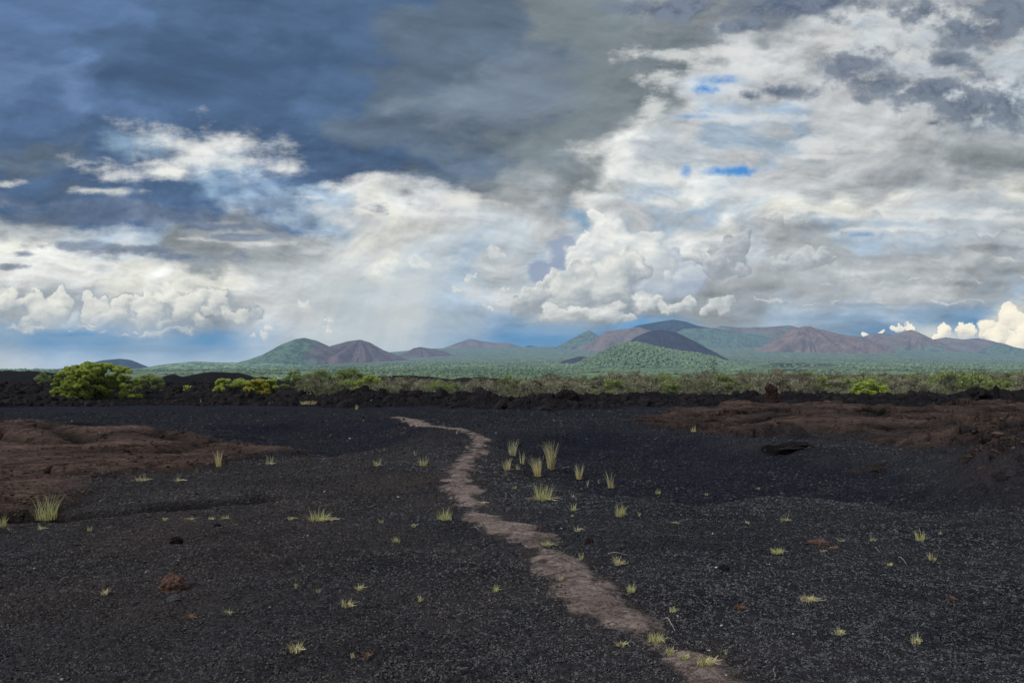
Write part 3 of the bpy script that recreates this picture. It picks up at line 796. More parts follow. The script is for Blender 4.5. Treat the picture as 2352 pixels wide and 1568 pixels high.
for i, (dx, dy, w, h, kind, nb, cr, lab) in enumerate(TUFTS):
    X, Y, Z = hit(dx, dy)
    r = np.random.default_rng(100+i)
    tuft_mesh('grass_tuft', w*KX/FPX*Y, h*KY/FPX*Y*1.15, nb, r, M[kind], Y, cr, -0.12 if 'leaning' in lab else 0,
              lab, 'grass tuft', 'grass tufts growing on the black cinder', (X, Y, Z+0.012))

rock('cave_shade_rock', 1826, 1028, 88, 22, 'long low black rock standing in for cave mouth shade at the back of the dark hollow', M['rubble'], 31, bury=0.35, zn=0.06)  # black rock added to read as the dark cave opening
DEADS = [(435,1423,44,11,34,'rusty dead grass lying flat in front of the reddish lava clod'),
 (842,1512,34,11,30,'small rusty dead patch beside a pale tuft'),
 (1697,1403,34,18,60,'round orange brown half dead tuft east of the path'),
 (2182,1379,36,8,26,'flat dead straw patch far east on the cinder'),
 (1908,1264,50,11,34,'faded dead stems beside two small tufts')]
rock('lava_clod', 398, 1352, 58, 36, 'ragged reddish brown lava clod lying alone on the cinder', M['clod'], 21)
rock('lava_clod', 1880, 1250, 56, 11, 'low broken piece of reddish crust beside two small tufts', M['clod'], 24)
for i, (dx, dy, w, h, nb, lab) in enumerate(DEADS):
    X, Y, Z = hit(dx, dy); r = np.random.default_rng(300+i)
    tuft_mesh('dead_plant', w*KX/FPX*Y*0.8, h*KY/FPX*Y, nb, r, M['deadgrass'], Y, nb//6, 0.0, lab, 'dead plant', 'dead plants on the cinder', (X, Y, Z+0.012))

def twig_mesh(name, pts, rad, mat, parent=None):
    V = []; Fq = []
    for j, p in enumerate(pts):
        p = Vector(p); dr = (Vector(pts[min(j+1, len(pts)-1)])-Vector(pts[max(j-1, 0)])).normalized()
        a = dr.orthogonal().normalized(); b = dr.cross(a)
        rr = rad*(1-0.6*j/(len(pts)-1))
        for k in range(5):
            q = p+(a*math.cos(k*1.2566)+b*math.sin(k*1.2566))*rr
            V.append(tuple(q))
    for j in range(len(pts)-1):
        for k in range(5):
            Fq.append((j*5+k, j*5+(k+1) % 5, (j+1)*5+(k+1) % 5, (j+1)*5+k))
    return mesh_np(name, V, Fq, mat, parent)

TWIGS = [((1778,1562),(1782,1530),True,'pale dead stick standing upright at the lower picture edge'),
 ((2008,1262),(2026,1276),False,'thin bent twig lying east of the reddish crust'),
 ((2066,1286),(2080,1297),False,'short pale twig next to the little tuft among twigs'),
 ((2050,1222),(2064,1226),False,'tiny twig on the cinder beside a white chip'),
 ((1396,1277),(1442,1276),False,'straight dry twig lying behind the dense yellow tuft'),
 ((332,1322),(352,1316),False,'short pale twig west of the ragged reddish clod'),
 ((1530,1428),(1550,1450),False,'dead stem hanging over the eastern edge of the path'),
 ((1300,1300),(1342,1303),False,'dry twig lying across the cinder east of the path'),
 ((1082,1216),(1110,1222),False,'pale runner on the west rim of the path bend'),
 ((1290,1078),(1312,1074),False,'grey twig at the foot of the tallest golden tuft')]
for i, (a, b, up, lab) in enumerate(TWIGS):
    A_ = Vector(hit(*a)); r = random.Random(i)
    if up:
        L = (a[1]-b[1])*KY/FPX*A_.y
        pts = [(0, 0, -0.02), (0.006, 0, L*.4), (-0.004, 0.003, L*.75), (0.008, 0, L)]
    else:
        B_ = Vector(hit(*b))-A_
        pts = [tuple(B_*t+Vector((0, r.uniform(-.02, .02), 0.02+0.015*math.sin(t*5)))) for t in (0, .3, .6, 1)]
    o = twig_mesh('dry_twig', pts, max(0.004, 0.4*A_.y/FPX), M['twig']); o.location = A_
    tag(o, lab, 'twig', 'dry twigs on the cinder')

# ------------------------------------------------------------------ shrubs and trees
def tube_np(V, Fq, pts, r0, r1, k=5):
    b0 = len(V)
    for j, p in enumerate(pts):
        p = Vector(p); dr = (Vector(pts[min(j+1, len(pts)-1)])-Vector(pts[max(j-1, 0)]))
        dr = dr.normalized() if dr.length > 0 else Vector((0, 0, 1))
        a = dr.orthogonal().normalized(); b = dr.cross(a); rr = r0+(r1-r0)*j/(len(pts)-1)
        for q in range(k):
            t = 2*math.pi*q/k; V.append(tuple(p+(a*math.cos(t)+b*math.sin(t))*rr))
    for j in range(len(pts)-1):
        for q in range(k):
            Fq.append((b0+j*k+q, b0+j*k+(q+1) % k, b0+(j+1)*k+(q+1) % k, b0+(j+1)*k+q))

def shrub_parts(W, H, seed, nclump, nleaf, leaf, twiggy=0.0, low=0.05, flatb=True):
    """wood (V,F) and crown (V,F,tone) of a many stemmed shrub"""
    r = np.random.default_rng(seed)
    C = []
    lob = [(r.normal()*0.30*W*0.5, r.normal()*0.3*W*0.5, 0.45+0.55*r.random()) for _ in range(5)]
    while len(C) < nclump:
        a = r.random()*2*math.pi; rad = math.sqrt(r.random()); zz = r.random()
        lim = math.sqrt(max(0.0, 1-zz**2.3))*(0.86+0.30*math.sin(a*3+seed)+0.14*math.sin(a*5+2*seed))
        x, y = math.cos(a)*rad*W/2, math.sin(a)*rad*W/2
        if rad > lim: continue
        e = math.sqrt((rad/max(lim, .05))**2*0.6+zz**2*0.7)
        if r.random() > 0.18+e*0.95: continue
        C.append((x, y, (low+(1-low)*zz)*H*(0.97+0.13*math.sin(x*5/W+seed)*math.cos(y*4/W+seed*2))))
    C = np.array(C); cr = 0.62*W/math.sqrt(nclump)
    rr_ = np.sqrt((C[:, :2]**2).sum(1)).max(); C[:, :2] *= max(0.2, (W/2-cr*0.75))/rr_; C[:, 2] *= (H-cr*0.42)/np.percentile(C[:, 2], 92)
    rd = np.clip(np.sqrt((C[:, :2]**2).sum(1))/(W/2), 0, 1); C[:, 2] = np.minimum(C[:, 2], (H-cr*0.42)*(0.35+0.65*np.sqrt(1-rd**2))*(0.90+0.10*r.random(len(C))))
    wv, wf = [], []
    ns = max(3, nclump//9)
    sel = r.choice(len(C), min(len(C), ns*3), replace=False)
    for i in sel:
        c = C[i]; base = Vector((0, 0, -0.05*H)); end = Vector(c)
        mid = base.lerp(end, 0.5)+Vector((r.normal()*0.05*W, r.normal()*0.05*W, 0.10*H))
        tube_np(wv, wf, [base, base.lerp(mid, .5)+Vector((r.normal()*.02*W, r.normal()*.02*W, 0)), mid, end], 0.016*H+0.01, 0.004*H, 5)
    if twiggy > 0:
        for c in C[sel]:
            for _ in range(int(twiggy*len(C)/len(sel))):
                d = Vector((r.normal(), r.normal(), r.normal()*0.7+0.55)).normalized()*(0.16*W*(0.5+r.random())*0.7)
                s = Vector(c)
                tube_np(wv, wf, [s, s+d*0.55+Vector((r.normal(), r.normal(), r.normal()))*0.02*W, s+d], 0.010, 0.004, 3)
    per = nleaf//len(C)
    n = per*len(C)
    off = r.normal(size=(n, 3)); off /= np.linalg.norm(off, axis=1)[:, None]; off *= (r.random((n, 1))**0.45)*cr*(0.7+0.6*np.repeat(r.random(len(C)), per))[:, None]
    off[:, 2] *= 0.62
    P = np.repeat(C, per, 0)+off
    if flatb: P[:, 2] = np.maximum(P[:, 2], low*H*r.random(n))
    d1 = r.normal(size=(n, 3)); d1[:, 2] *= 0.5; d1 /= np.linalg.norm(d1, axis=1)[:, None]
    d2 = r.normal(size=(n, 3)); d2 -= (d2*d1).sum(1)[:, None]*d1; d2 /= np.linalg.norm(d2, axis=1)[:, None]
    L = leaf*(0.6+0.8*r.random((n, 1)))
    V = np.stack([P-d1*L*.5, P+d2*L*.26, P+d1*L*.5, P-d2*L*.26], 1).reshape(-1, 3)
    Fl = np.arange(4*n).reshape(-1, 4)
    clump_t = np.repeat(r.random(len(C)), per)
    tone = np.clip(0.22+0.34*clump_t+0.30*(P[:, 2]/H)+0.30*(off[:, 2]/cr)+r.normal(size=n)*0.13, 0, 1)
    return (np.array(wv), np.array(wf)), (V, Fl, np.repeat(tone, 4))

def make_shrub(name, loc, label, cat, group, W, H, seed, leafmat, nclump=60, nleaf=6000, leaf=0.09, twiggy=0, low=0.04, rz=0.0):
    t = empty(name, loc, label, cat, group, rz)
    (wv, wf), (V, Fl, tone) = shrub_parts(W, H, seed, nclump, nleaf, leaf, twiggy, low)
    mesh_np('trunk', wv, wf, M['bark'], t)
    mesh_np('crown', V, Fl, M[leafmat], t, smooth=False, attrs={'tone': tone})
    return t

def px_at(dx, D): return (dx*KX-512)/FPX*D
def gz(x, y): return float(macro(np.array([x]), np.array([y]))[0])

NEAR = [ # photo x centre, foot y, width, height, distance or None, material, clumps, leaves, label, seed
 (219,914,196,84,43,'leaf',300,64000,'big rounded bright green shrub tree standing alone on the black lava',1),
 (152,913,66,36,43.5,'leaf',30,5000,'low bright green side shrub leaning against the big shrub tree',2),
 (345,896,92,36,60,'leafd',36,7000,'dull green flat shrub just behind the big shrub tree',3),
 (100,878,42,22,90,'leafd',20,3000,'small dull shrub on the dark lava west of the big shrub tree',4),
 (434,899,30,15,70,'leaf',14,2400,'tiny green shrub in a black lava hollow',5),
 (512,888,44,22,66,'leaf',20,3600,'light green shrub crown north west of the yellowing bush',6),
 (502,906,28,20,56,'leaf',14,2400,'small green shrub at the foot of the light green shrub',7),
 (556,884,70,14,80,'leaf',20,3200,'long low green shrub behind the yellowing bush',8),
 (592,909,66,40,52,'leafy',34,8000,'yellowing bush with golden leaves at the lava edge',9),
 (622,903,46,34,56,'leaf',24,5000,'green shrub growing into the yellowing bush from the east',10),
 (680,896,70,46,78,'leafd',34,6000,'dull shrub at the western end of the scrub belt',11),
 (745,897,120,50,82,'leafd',50,9000,'broad dark olive shrub below the purple cone',12),
 (805,896,110,54,78,'leafd',50,9000,'tallest olive shrub of the western group, twin crowned',13),
 (850,897,90,38,70,'leaf',36,7000,'bright green shrub ending the western group',14),
 (1165,899,76,36,72,'leafd',34,6000,'rounded green shrub below the low rain cloud gap',15),
 (1265,880,40,28,150,'leafk',20,3000,'dark tree top poking above the scrub west of the green cone',16),
 (1110,897,24,36,70,'leafk',12,1600,'narrow dark shrub alone among grey scrub',17),
 (1635,880,66,56,110,'leafk',26,2600,'tall sparse dark tree breaking the skyline beside the green cone',18),
 (1410,902,110,36,72,'leafd',40,7000,'wide yellowish green shrub in front of the green cone',19),
 (1530,902,80,36,70,'leafd',34,6000,'olive shrub in front of the dark cone foot',20),
 (1996,917,94,46,47,'leaf',60,15000,'dense bright green bush at the back of the red brown lava',21),
 (1925,906,90,40,66,'leafg',34,6000,'pale olive shrub just west of the dense bright green bush',22),
 (2175,908,100,52,66,'leafk',30,3600,'dark tangled shrub with bare crooked branches east of the bright bush',23),
 (2290,905,110,40,66,'leafd',36,6500,'green shrub in the far eastern scrub',24),
 (1790,868,70,28,120,'leafg',22,2400,'reddish bare topped shrub rising behind the lava stump',25),
]
NEARXY = []
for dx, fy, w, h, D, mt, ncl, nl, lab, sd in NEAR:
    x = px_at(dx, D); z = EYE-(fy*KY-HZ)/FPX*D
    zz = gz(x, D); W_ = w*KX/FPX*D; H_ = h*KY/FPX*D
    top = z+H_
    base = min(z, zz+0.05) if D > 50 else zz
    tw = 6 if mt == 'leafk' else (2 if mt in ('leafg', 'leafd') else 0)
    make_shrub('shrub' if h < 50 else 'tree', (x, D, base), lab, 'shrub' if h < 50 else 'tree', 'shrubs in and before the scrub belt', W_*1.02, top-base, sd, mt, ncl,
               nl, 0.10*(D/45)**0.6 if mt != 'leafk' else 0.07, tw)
    NEARXY.append((x, D))

# the belt of scrub behind the ridge: a few originals, then copies of thing and parts
PROTO = []
for i, (mt, W_, H_, ncl, nl, lf, tw, lab) in enumerate([
    ('leafg', 4.2, 2.5, 40, 2600, 0.10, 12, 'grey olive half bare bush in the dense scrub belt behind the black ridge'),
    ('leafg', 5.0, 2.2, 44, 2000, 0.10, 16, 'grey olive half bare bush in the dense scrub belt behind the black ridge'),
    ('leafg', 3.4, 2.8, 34, 1400, 0.10, 18, 'grey olive half bare bush in the dense scrub belt behind the black ridge'),
    ('leafd', 4.4, 2.4, 44, 5200, 0.13, 4, 'green leafy bush in the dense scrub belt behind the black ridge'),
    ('leafd', 3.6, 2.9, 40, 4600, 0.13, 5, 'green leafy bush in the dense scrub belt behind the black ridge')]):
    PROTO.append((make_shrub('scrub_bush', (0, 0, 0), lab, 'bush', 'bushes of the scrub belt', W_, H_, 60+i, mt, ncl, nl, lf, tw), H_))
used = set()
rb = np.random.default_rng(23); placed = []
tries = 0
while len(placed) < 230 and tries < 6000:
    tries += 1
    D = 64+115*rb.random()**1.25
    dx = 660+1760*rb.random()
    x = px_at(dx, D); z = gz(x, D)
    if any((x-a)**2+(D-b)**2 < 2.0**2 for a, b in placed) or any((x-a)**2+(D-b)**2 < 2.2**2 for a, b in NEARXY): continue
    topy = np.interp(dx, [640, 900, 1000, 1200, 1500, 1700, 2000, 2352], [862, 868, 872, 868, 862, 857, 857, 855])+rb.normal()*4
    top = EYE+(HZ-topy*KY)/FPX*D
    s = (top-z)
    if s < 1.2: continue
    placed.append((x, D))
    gp = np.interp(dx, [640, 900, 1000, 1300, 1500, 1700, 2352], [.6, .2, .15, .25, .4, .25, .3])
    k = int(rb.integers(3, 5)) if rb.random() < gp else int(rb.integers(0, 3))
    src, H0 = PROTO[k]
    if k not in used:
        used.add(k); o = src
    else:
        o = src.copy(); COL.objects.link(o)
        for ch in src.children:
            c = ch.copy(); COL.objects.link(c); c.parent = o
    f = s/H0; fx = min(1.5, max(0.8, f*(0.9+0.4*rb.random())))
    o.location = (x, D, z-0.05); o.rotation_euler = (0, 0, rb.random()*6.28); o.scale = (fx, fx, f)

# ------------------------------------------------------------------ hills
def hill(name, D, prof, depth, label, mat, green=0.5, gully=0.0, rough=1.0, seed=0, back=1.0, greenfn=None, front_base=None):
    """a hill at distance D whose skyline follows prof [(photo x, photo y)...]; it falls away to the front and back over depth metres"""
    px = np.array([p[0] for p in prof], float); py = np.array([p[1] for p in prof], float)
    nx, ny = 240, 90
    u = np.linspace(px[0], px[-1], nx)
    # rounded interpolation of the skyline
    yy = np.interp(u, px, py)
    kk = np.exp(-np.linspace(-2, 2, 9)**2); kk /= kk.sum()
    yy = np.convolve(np.pad(yy, 4, 'edge'), kk, 'valid')
    Xs = px_at(u, D); Zs = EYE+(HZ-yy*KY)/FPX*D
    v = np.linspace(-1, 1, ny)
    U, Vv = np.meshgrid(np.arange(nx), v)
    X = Xs[U]; ZT = Zs[U]
    wid = Xs[-1]-Xs[0]; mid = Xs[np.argmax(Zs)]
    base = min(Zs[0], Zs[-1])-0.02*D*0.5-10
    # foot of the slope towards the viewer
    bow = np.clip((ZT-base)/(Zs.max()-base), 0.05, 1)
    Y = D+Vv*depth*(0.35+0.65*bow)
    t = np.abs(Vv)
    fall = np.where(t < 1, (np.cos(t*math.pi)*0.5+0.5)*0.55+(1-t)*0.45, 0)
    Z = base+(ZT-base)*fall
    hgt = (Z-base)/(Zs.max()-base)
    ang = np.arctan2(Y-D, (X-mid)+1e-6)
    amp = (Zs.max()-base)
    Z = Z+rough*amp*0.16*fbm(X/wid*9+seed, Y/wid*9, 5, seed+5)*np.sin(np.clip(t*2, 0, 1)*math.pi/2)
    rr = np.abs(Vv)
    if gully > 0:
        g = ridged(ang*4.5+seed, rr*0.7+seed, 3, seed+9)
        Z = Z-gully*amp*0.32*(1-g)*np.sin(np.clip(t*1.3, 0, 1)*math.pi)
    gr = np.full(X.shape, green) if greenfn is None else greenfn((px[0]+(px[-1]-px[0])*U/(nx-1)), hgt, t)
    V = np.stack([X.ravel(), Y.ravel(), Z.ravel()], 1)
    idx = np.arange(nx*ny).reshape(ny, nx)
    q = np.stack([idx[:-1, :-1], idx[:-1, 1:], idx[1:, 1:], idx[1:, :-1]], -1).reshape(-1, 4)
    o = mesh_np(name, V, q, mat, attrs={'green': gr.ravel()})
    tag(o, label, kind='structure')
    return (Xs, D, Zs, base, depth)

GL, GH = (0.065, 0.13, 0.085), (0.30, 0.44, 0.25)
MH = dict(
    green=mat_hill('wooded hillside', GL, GH, (0.10, 0.085, 0.085), (0.19, 0.15, 0.15), 0.035),
    mix=mat_hill('half bare cinder cone', (0.055, 0.105, 0.07), (0.14, 0.23, 0.14), (0.095, 0.068, 0.075), (0.185, 0.135, 0.135), 0.02),
    bare=mat_hill('bare reddish cinder cone', (0.07, 0.12, 0.08), (0.18, 0.25, 0.15), (0.15, 0.10, 0.085), (0.29, 0.20, 0.165), 0.012),
    dark=mat_hill('dark cinder with painted shadow', (0.02, 0.035, 0.035), (0.05, 0.08, 0.06), (0.022, 0.023, 0.046), (0.048, 0.046, 0.078), 0.02),  # cloud shadow put into the albedo; the black mounds share this colour
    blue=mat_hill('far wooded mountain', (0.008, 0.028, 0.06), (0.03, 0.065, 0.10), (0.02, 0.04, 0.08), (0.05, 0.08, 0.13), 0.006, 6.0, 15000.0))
hill('mountain', 7800, [(1380,800),(1430,768),(1460,748),(1490,742),(1520,737),(1545,733),(1575,738),(1600,747),(1640,754),(1700,764),(1800,785)], 1500, 'far blue wooded mountain behind the cinder cones', MH['blue'], 0.8, 0.3, 1.5, 1)
hill('hill', 7000, [(960,815),(1010,802),(1050,787),(1080,777),(1110,783),(1140,787),(1165,786),(1195,795),(1230,806),(1280,815)], 700, 'small far hazy cone with a flat eastern shoulder', MH['bare'], 0.25, 0.6, 1.2, 2)
hill('hill', 7600, [(1160,812),(1215,793),(1240,797),(1300,801),(1400,800),(1500,815)], 600, 'low blue green ridge far behind the gap in the cones', MH['blue'], 0.9, 0.1, 1.2, 22)
hill('hill', 5600, [(1230,815),(1275,798),(1310,778),(1340,763),(1352,757),(1368,766),(1385,778),(1420,800),(1450,820)], 700, 'sharp pointed grey green cone peak', MH['mix'], 0.55, 0.6, 1.0, 3)
hill('hill', 5200, [(1280,828),(1330,800),(1370,774),(1392,759),(1430,755),(1468,750),(1500,760),(1560,775),(1640,800),(1700,825)], 800, 'light brown bare hill behind the dark cone', MH['bare'], 0.22, 0.8, 1.0, 4)
hill('hill', 5400, [(1480,815),(1540,770),(1570,754),(1640,752),(1680,760),(1750,770),(1850,800),(1900,820)], 800, 'green saddle ridge between the dark cone and the gullied hill', MH['mix'], 0.75, 0.5, 1.0, 5)
hill('hill', 5800, [(1560,815),(1620,765),(1655,747),(1700,751),(1760,750),(1815,746),(1860,760),(1930,790),(1980,815)], 800, 'long grey brown flat topped ridge', MH['bare'], 0.35, 0.7, 1.0, 6)
hill('hill', 4300, [(1680,835),(1740,800),(1790,772),(1820,754),(1852,746),(1890,757),(1930,766),(1985,773),(2030,795),(2100,830)], 900, 'large reddish brown gullied cinder cone', MH['bare'], 0.0, 1.6, 0.8, 7,
     greenfn=lambda u, h, t: np.clip(0.75-h*1.15+0.3*np.clip((1790-u)/120, 0, 1), 0, 1))
hill('hill', 5000, [(1900,825),(1960,782),(2000,766),(2015,764),(2050,767),(2075,762),(2093,756),(2120,768),(2150,783),(2220,812),(2280,830)], 800, 'pair topped purple brown hill in the east', MH['bare'], 0.0, 0.7, 1.0, 8,
     greenfn=lambda u, h, t: np.clip(1.0-h*1.0, 0, 1))
hill('hill', 5500, [(2080,820),(2140,780),(2172,774),(2210,779),(2245,776),(2275,782),(2300,790),(2352,803),(2450,822)], 800, 'long low purple hill running out at the eastern edge', MH['bare'], 0.35, 0.5, 1.0, 9)
hill('hill', 4600, [(2200,835),(2250,805),(2290,789),(2330,797),(2400,812),(2520,835)], 700, 'small grey green hill at the eastern edge', MH['mix'], 0.7, 0.5, 1.0, 19)
hill('hill', 2600, [(1380,840),(1430,795),(1462,772),(1490,760),(1520,756),(1550,761),(1590,780),(1630,802),(1680,828),(1730,845)], 500, 'dark cinder cone with cloud shadow painted into its colour', MH['dark'], 0.05, 0.5, 1.0, 10)
hill('hill', 3300, [(520,840),(570,826),(610,812),(650,789),(680,778),(700,775),(725,781),(750,792),(790,812),(830,835)], 600, 'green wooded cone, western of the twin cones', MH['mix'], 0.9, 0.3, 1.0, 11,
     greenfn=lambda u, h, t: np.clip(1.0-np.clip((u-690)/60, 0, 1)*0.7, 0, 1))
hill('hill', 3400, [(690,838),(730,808),(762,793),(800,783),(828,779),(850,786),(880,803),(905,812),(940,826),(1000,842)], 600, 'purple brown cone, eastern of the twin cones', MH['mix'], 0.12, 0.8, 1.0, 12)
hill('hill', 4200, [(880,832),(925,812),(950,799),(965,796),(990,800),(1020,806),(1060,822),(1100,836)], 500, 'little dark purple cone next to the twin cones', MH['mix'], 0.15, 0.5, 1.0, 13)
hill('hill', 5200, [(100,852),(190,838),(235,827),(275,823),(300,826),(325,836),(350,846),(400,853)], 500, 'isolated low blue green dome far in the west', MH['blue'], 0.9, 0.3, 1.0, 14)
hill('hill', 2500, [(300,850),(345,842),(380,836),(420,832),(450,829),(500,832),(560,832),(640,834),(740,842),(800,850)], 420, 'long low wooded rise before the twin cones', MH['green'], 0.95, 0.2, 2.0, 15)
KH = hill('hill', 1500, [(1270,848),(1320,838),(1370,815),(1410,796),(1440,787),(1465,787),(1500,797),(1550,806),(1600,812),(1640,822),(1680,838),(1720,850)], 330, 'near rounded green wooded cone', MH['green'], 0.95, 0.3, 1.2, 16)
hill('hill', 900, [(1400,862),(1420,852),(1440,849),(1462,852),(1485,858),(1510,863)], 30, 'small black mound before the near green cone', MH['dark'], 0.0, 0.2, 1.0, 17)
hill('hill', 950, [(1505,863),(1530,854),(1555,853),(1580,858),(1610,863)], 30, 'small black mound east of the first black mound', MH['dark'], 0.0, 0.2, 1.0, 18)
hill('hill', 2100, [(1260,842),(1300,826),(1330,818),(1380,822),(1420,832),(1450,842)], 200, 'low dark spur with shade in its colour west of the near green cone', MH['dark'], 0.1, 0.3, 1.0, 20)

# far woodland as one mass: crown clumps over the plain and the near green cone
def forest():
    r = np.random.default_rng(5); v, f = ico()
    n = 30000
    Y = 270*np.exp(r.random(n)*math.log(11)); X = (r.random(n)*1.5-0.75)*Y
    z = macro(X, Y); keep = fbm(X*0.012, Y*0.006, 4, 90)+0.16 > r.random(n)*0.30
    tt = X/Y
    keep &= ~((tt > 0.31) & (tt < 0.45) & (Y > 600) & (Y < 1900) & (r.random(n) < .8))
    keep &= (tt > -0.42) | (Y > 600)
    X, Y, z = X[keep], Y[keep], z[keep]
    Xs, D, Zs, base, depth = KH
    n2 = 9000; k = r.integers(0, len(Xs), n2); vv = -r.random(n2)*0.98
    bow = np.clip((Zs[k]-base)/(Zs.max()-base), 0.05, 1)
    fall = (np.cos(np.abs(vv)*math.pi)*0.5+0.5)*0.55+(1-np.abs(vv))*0.45
    X2 = Xs[k]+r.normal(size=n2)*1.5; Y2 = D+vv*depth*(0.35+0.65*bow); z2 = base+(Zs[k]-base)*fall
    X = np.r_[X, X2]; Y = np.r_[Y, Y2]; z = np.r_[z, z2]; n = len(X)
    s = 1.35*np.minimum(np.exp(r.normal(size=n)*0.5), 1.7)*np.clip(Y/900, 0.55, 1.5)
    P = v[None]*(1+0.7*(r.random((n, 12, 1))-0.5))*np.array([1, 1, 0.85])*(0.7+0.6*r.random((n, 1, 3)))*s[:, None, None]
    P = P+np.stack([X, Y, z+s*0.35], 1)[:, None]
    patch = np.clip(0.5+2.2*fbm(X*0.011, Y*0.005, 4, 93), 0, 1)
    tone = np.clip(0.30*np.repeat(r.random(n), 12)+0.38*np.repeat(patch, 12)-0.06+0.50*(v[None, :, 2].repeat(n, 0).ravel()*0.5+0.3), 0, 1)  # top light and underside shade of the crowns painted into the tone
    Fc = f[None]+12*np.arange(n)[:, None, None]
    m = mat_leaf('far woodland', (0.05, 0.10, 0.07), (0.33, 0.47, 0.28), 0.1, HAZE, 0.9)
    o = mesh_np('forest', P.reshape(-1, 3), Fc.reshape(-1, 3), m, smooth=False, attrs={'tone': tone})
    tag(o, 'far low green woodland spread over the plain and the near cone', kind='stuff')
forest()

# ------------------------------------------------------------------ sky
SUN_EL, SUN_AZ = 36.0, 240.0      # compass style: 0 = straight ahead (+Y), clockwise seen from above
def build_world():
    w = bpy.data.worlds.new('World'); sc.world = w; w.use_nodes = True
    nt = w.node_tree; nt.nodes.clear()
    out = nt.nodes.new('ShaderNodeOutputWorld')
    sky = nt.nodes.new('ShaderNodeTexSky'); sky.sky_type = 'NISHITA'; sky.sun_disc = False
    sky.sun_elevation = math.radians(SUN_EL); sky.sun_rotation = math.radians(SUN_AZ)
    tc = nt.nodes.new('ShaderNodeTexCoord'); sp = nt.nodes.new('ShaderNodeSeparateXYZ')
    nt.links.new(tc.outputs['Generated'], sp.inputs[0])
    dx, dy, dz = [S(nt, sp.outputs[i]) for i in range(3)]
    q = dy.max(0.25)
    X = dx/q*(FPX/KX/1000)+512/KX/1000      # sky chart: east-west 0..2.352 over the view
    Y = dz/q*(-FPX/KY/1000)+HZ/KY/1000      # 0.848 at the horizon, 0 high up
    P = vec(nt, X, Y)
    # --- broad colour chart of the cloud deck, torn by noise
    pal = dict(t=(122,133,140), N=(74,98,130), n=(82,107,140), b=(93,120,159), B=(109,136,177), S=(96,113,132), s=(116,130,146), g=(140,148,153),
               l=(170,176,180), w=(199,203,205), W=(232,234,231), c=(223,224,215), k=(166,186,205), h=(140,168,194), H=(104,150,190), p=(188,198,205))
    rows = ['bbbnnnnnnSS'+'ttggsslllw', 'bbbnnnnnSSS'+'ttggglwwww', 'BbnNNNNnSSs'+'ttgwwwwpwp', 'BBnNNNnnSss'+'tttwwwwwpp', 'bBbNNNNnSSs'+'tttwkwwpwp',
            'nnnnnnNNSSS'+'ttgwkwwwpp', 'SnhhpknnNSS'+'ttWpwwllll', 'nnnnnhnNSSg'+'tgWpwwllgg', 'SnnnnnkWwwl'+'gWkppccwwc', 'lpkglgwcwpw'+'hwwWpwkppp',
            'cWpgglwwckp'+'hpklpllwll', 'WWcWcwwppkw'+'wwlgllwwlk', 'lpwlgwwppkh'+'lgggkkkhHc', 'hHHhHkppkhH'+'HHHhhhHcpc', 'pkkkkkkkkkh'+'hhhhhhhhkk']
    warp = noise(nt, vec(nt, X, Y*1.8), 2.6, 3, 0.5, 0.0, col=True, dim='2D')
    warp2 = noise(nt, vec(nt, X+4.0, Y*1.9), 7.0, 8, 0.58, 0.0, col=True, dim='2D')
    def sep(v):
        n = nt.nodes.new('ShaderNodeSeparateColor'); nt.links.new(v, n.inputs[0])
        return [S(nt, n.outputs[k])-0.5 for k in range(3)]
    wx, wy, wz = sep(warp); fx_, fy_, fz_ = sep(warp2)
    damp = Y.sm(0.58, 0.80, 1.0, 0.22)
    Xw = X+(wx*0.60+fx_*0.26)*damp; Yw = Y+(wy*0.28+fy_*0.16)*damp
    fx = (Xw*(1/2.352)).clamp()
    c = None
    for i, row in enumerate(rows):
        r = nt.nodes.new('ShaderNodeValToRGB'); r.color_ramp.interpolation = 'EASE'
        el = r.color_ramp.elements
        while len(el) < len(row): el.new(0.5)
        for j, ch in enumerate(row):
            el[j].position = j/(len(row)-1)
        for j, ch in enumerate(row): el[j].color = (*lin(pal[ch]), 1)
        nt.links.new(fx.k, r.inputs[0])
        c = r.outputs[0] if c is None else mixc(nt, Yw.sm((i-1)*0.06, i*0.06), c, r.outputs[0])
    # --- streaks and soft relief
    def relief(sc_, det, ro, ex, ey, sx=0.0):
        a = noise(nt, vec(nt, X+wx*0.12+fx_*0.03+sx, Y*1.9+wy*0.2), sc_, det, ro, dim='2D')
        b = noise(nt, vec(nt, X+wx*0.12+fx_*0.03+sx+ex, Y*1.9+wy*0.2+ey), sc_, det, ro, dim='2D')
        return a, a-b
    a0, r0 = relief(3.6, 6, 0.5, -0.016, -0.045)
    a2, r2 = relief(12.0, 6, 0.55, -0.004, -0.014, 5.0)
    lowdark = Y.sm(0.18, 0.50, 0.35, 1.0).max(X.sm(1.15, 1.6))*Y.sm(0.70, 0.80, 1.0, 0.25)
    c = scalec(nt, c, 1.0+(r0*1.25+r2*0.7)*lowdark+(a0-0.5)*0.45*lowdark)
    sk = noise(nt, vec(nt, X*0.9+Y*0.7+fy_*0.06, Y*3.6-X*0.75+fx_*0.10), 3.0, 7, 0.55, dim='2D')-0.5
    c = scalec(nt, c, 1.0+sk*X.sm(1.1, 1.7, 0.85, 0.25)*Y.sm(0.35, 0.60, 1.0, 0.2))
    big = noise(nt, vec(nt, X*0.9+3.0, Y*1.7), 4.0, 6, 0.55, dim='2D')
    c = mixc(nt, (big.sm(0.50, 0.72)*Y.sm(0.0, 0.25, 0.35, 0.2)), c, scalec(nt, c, 1.14))

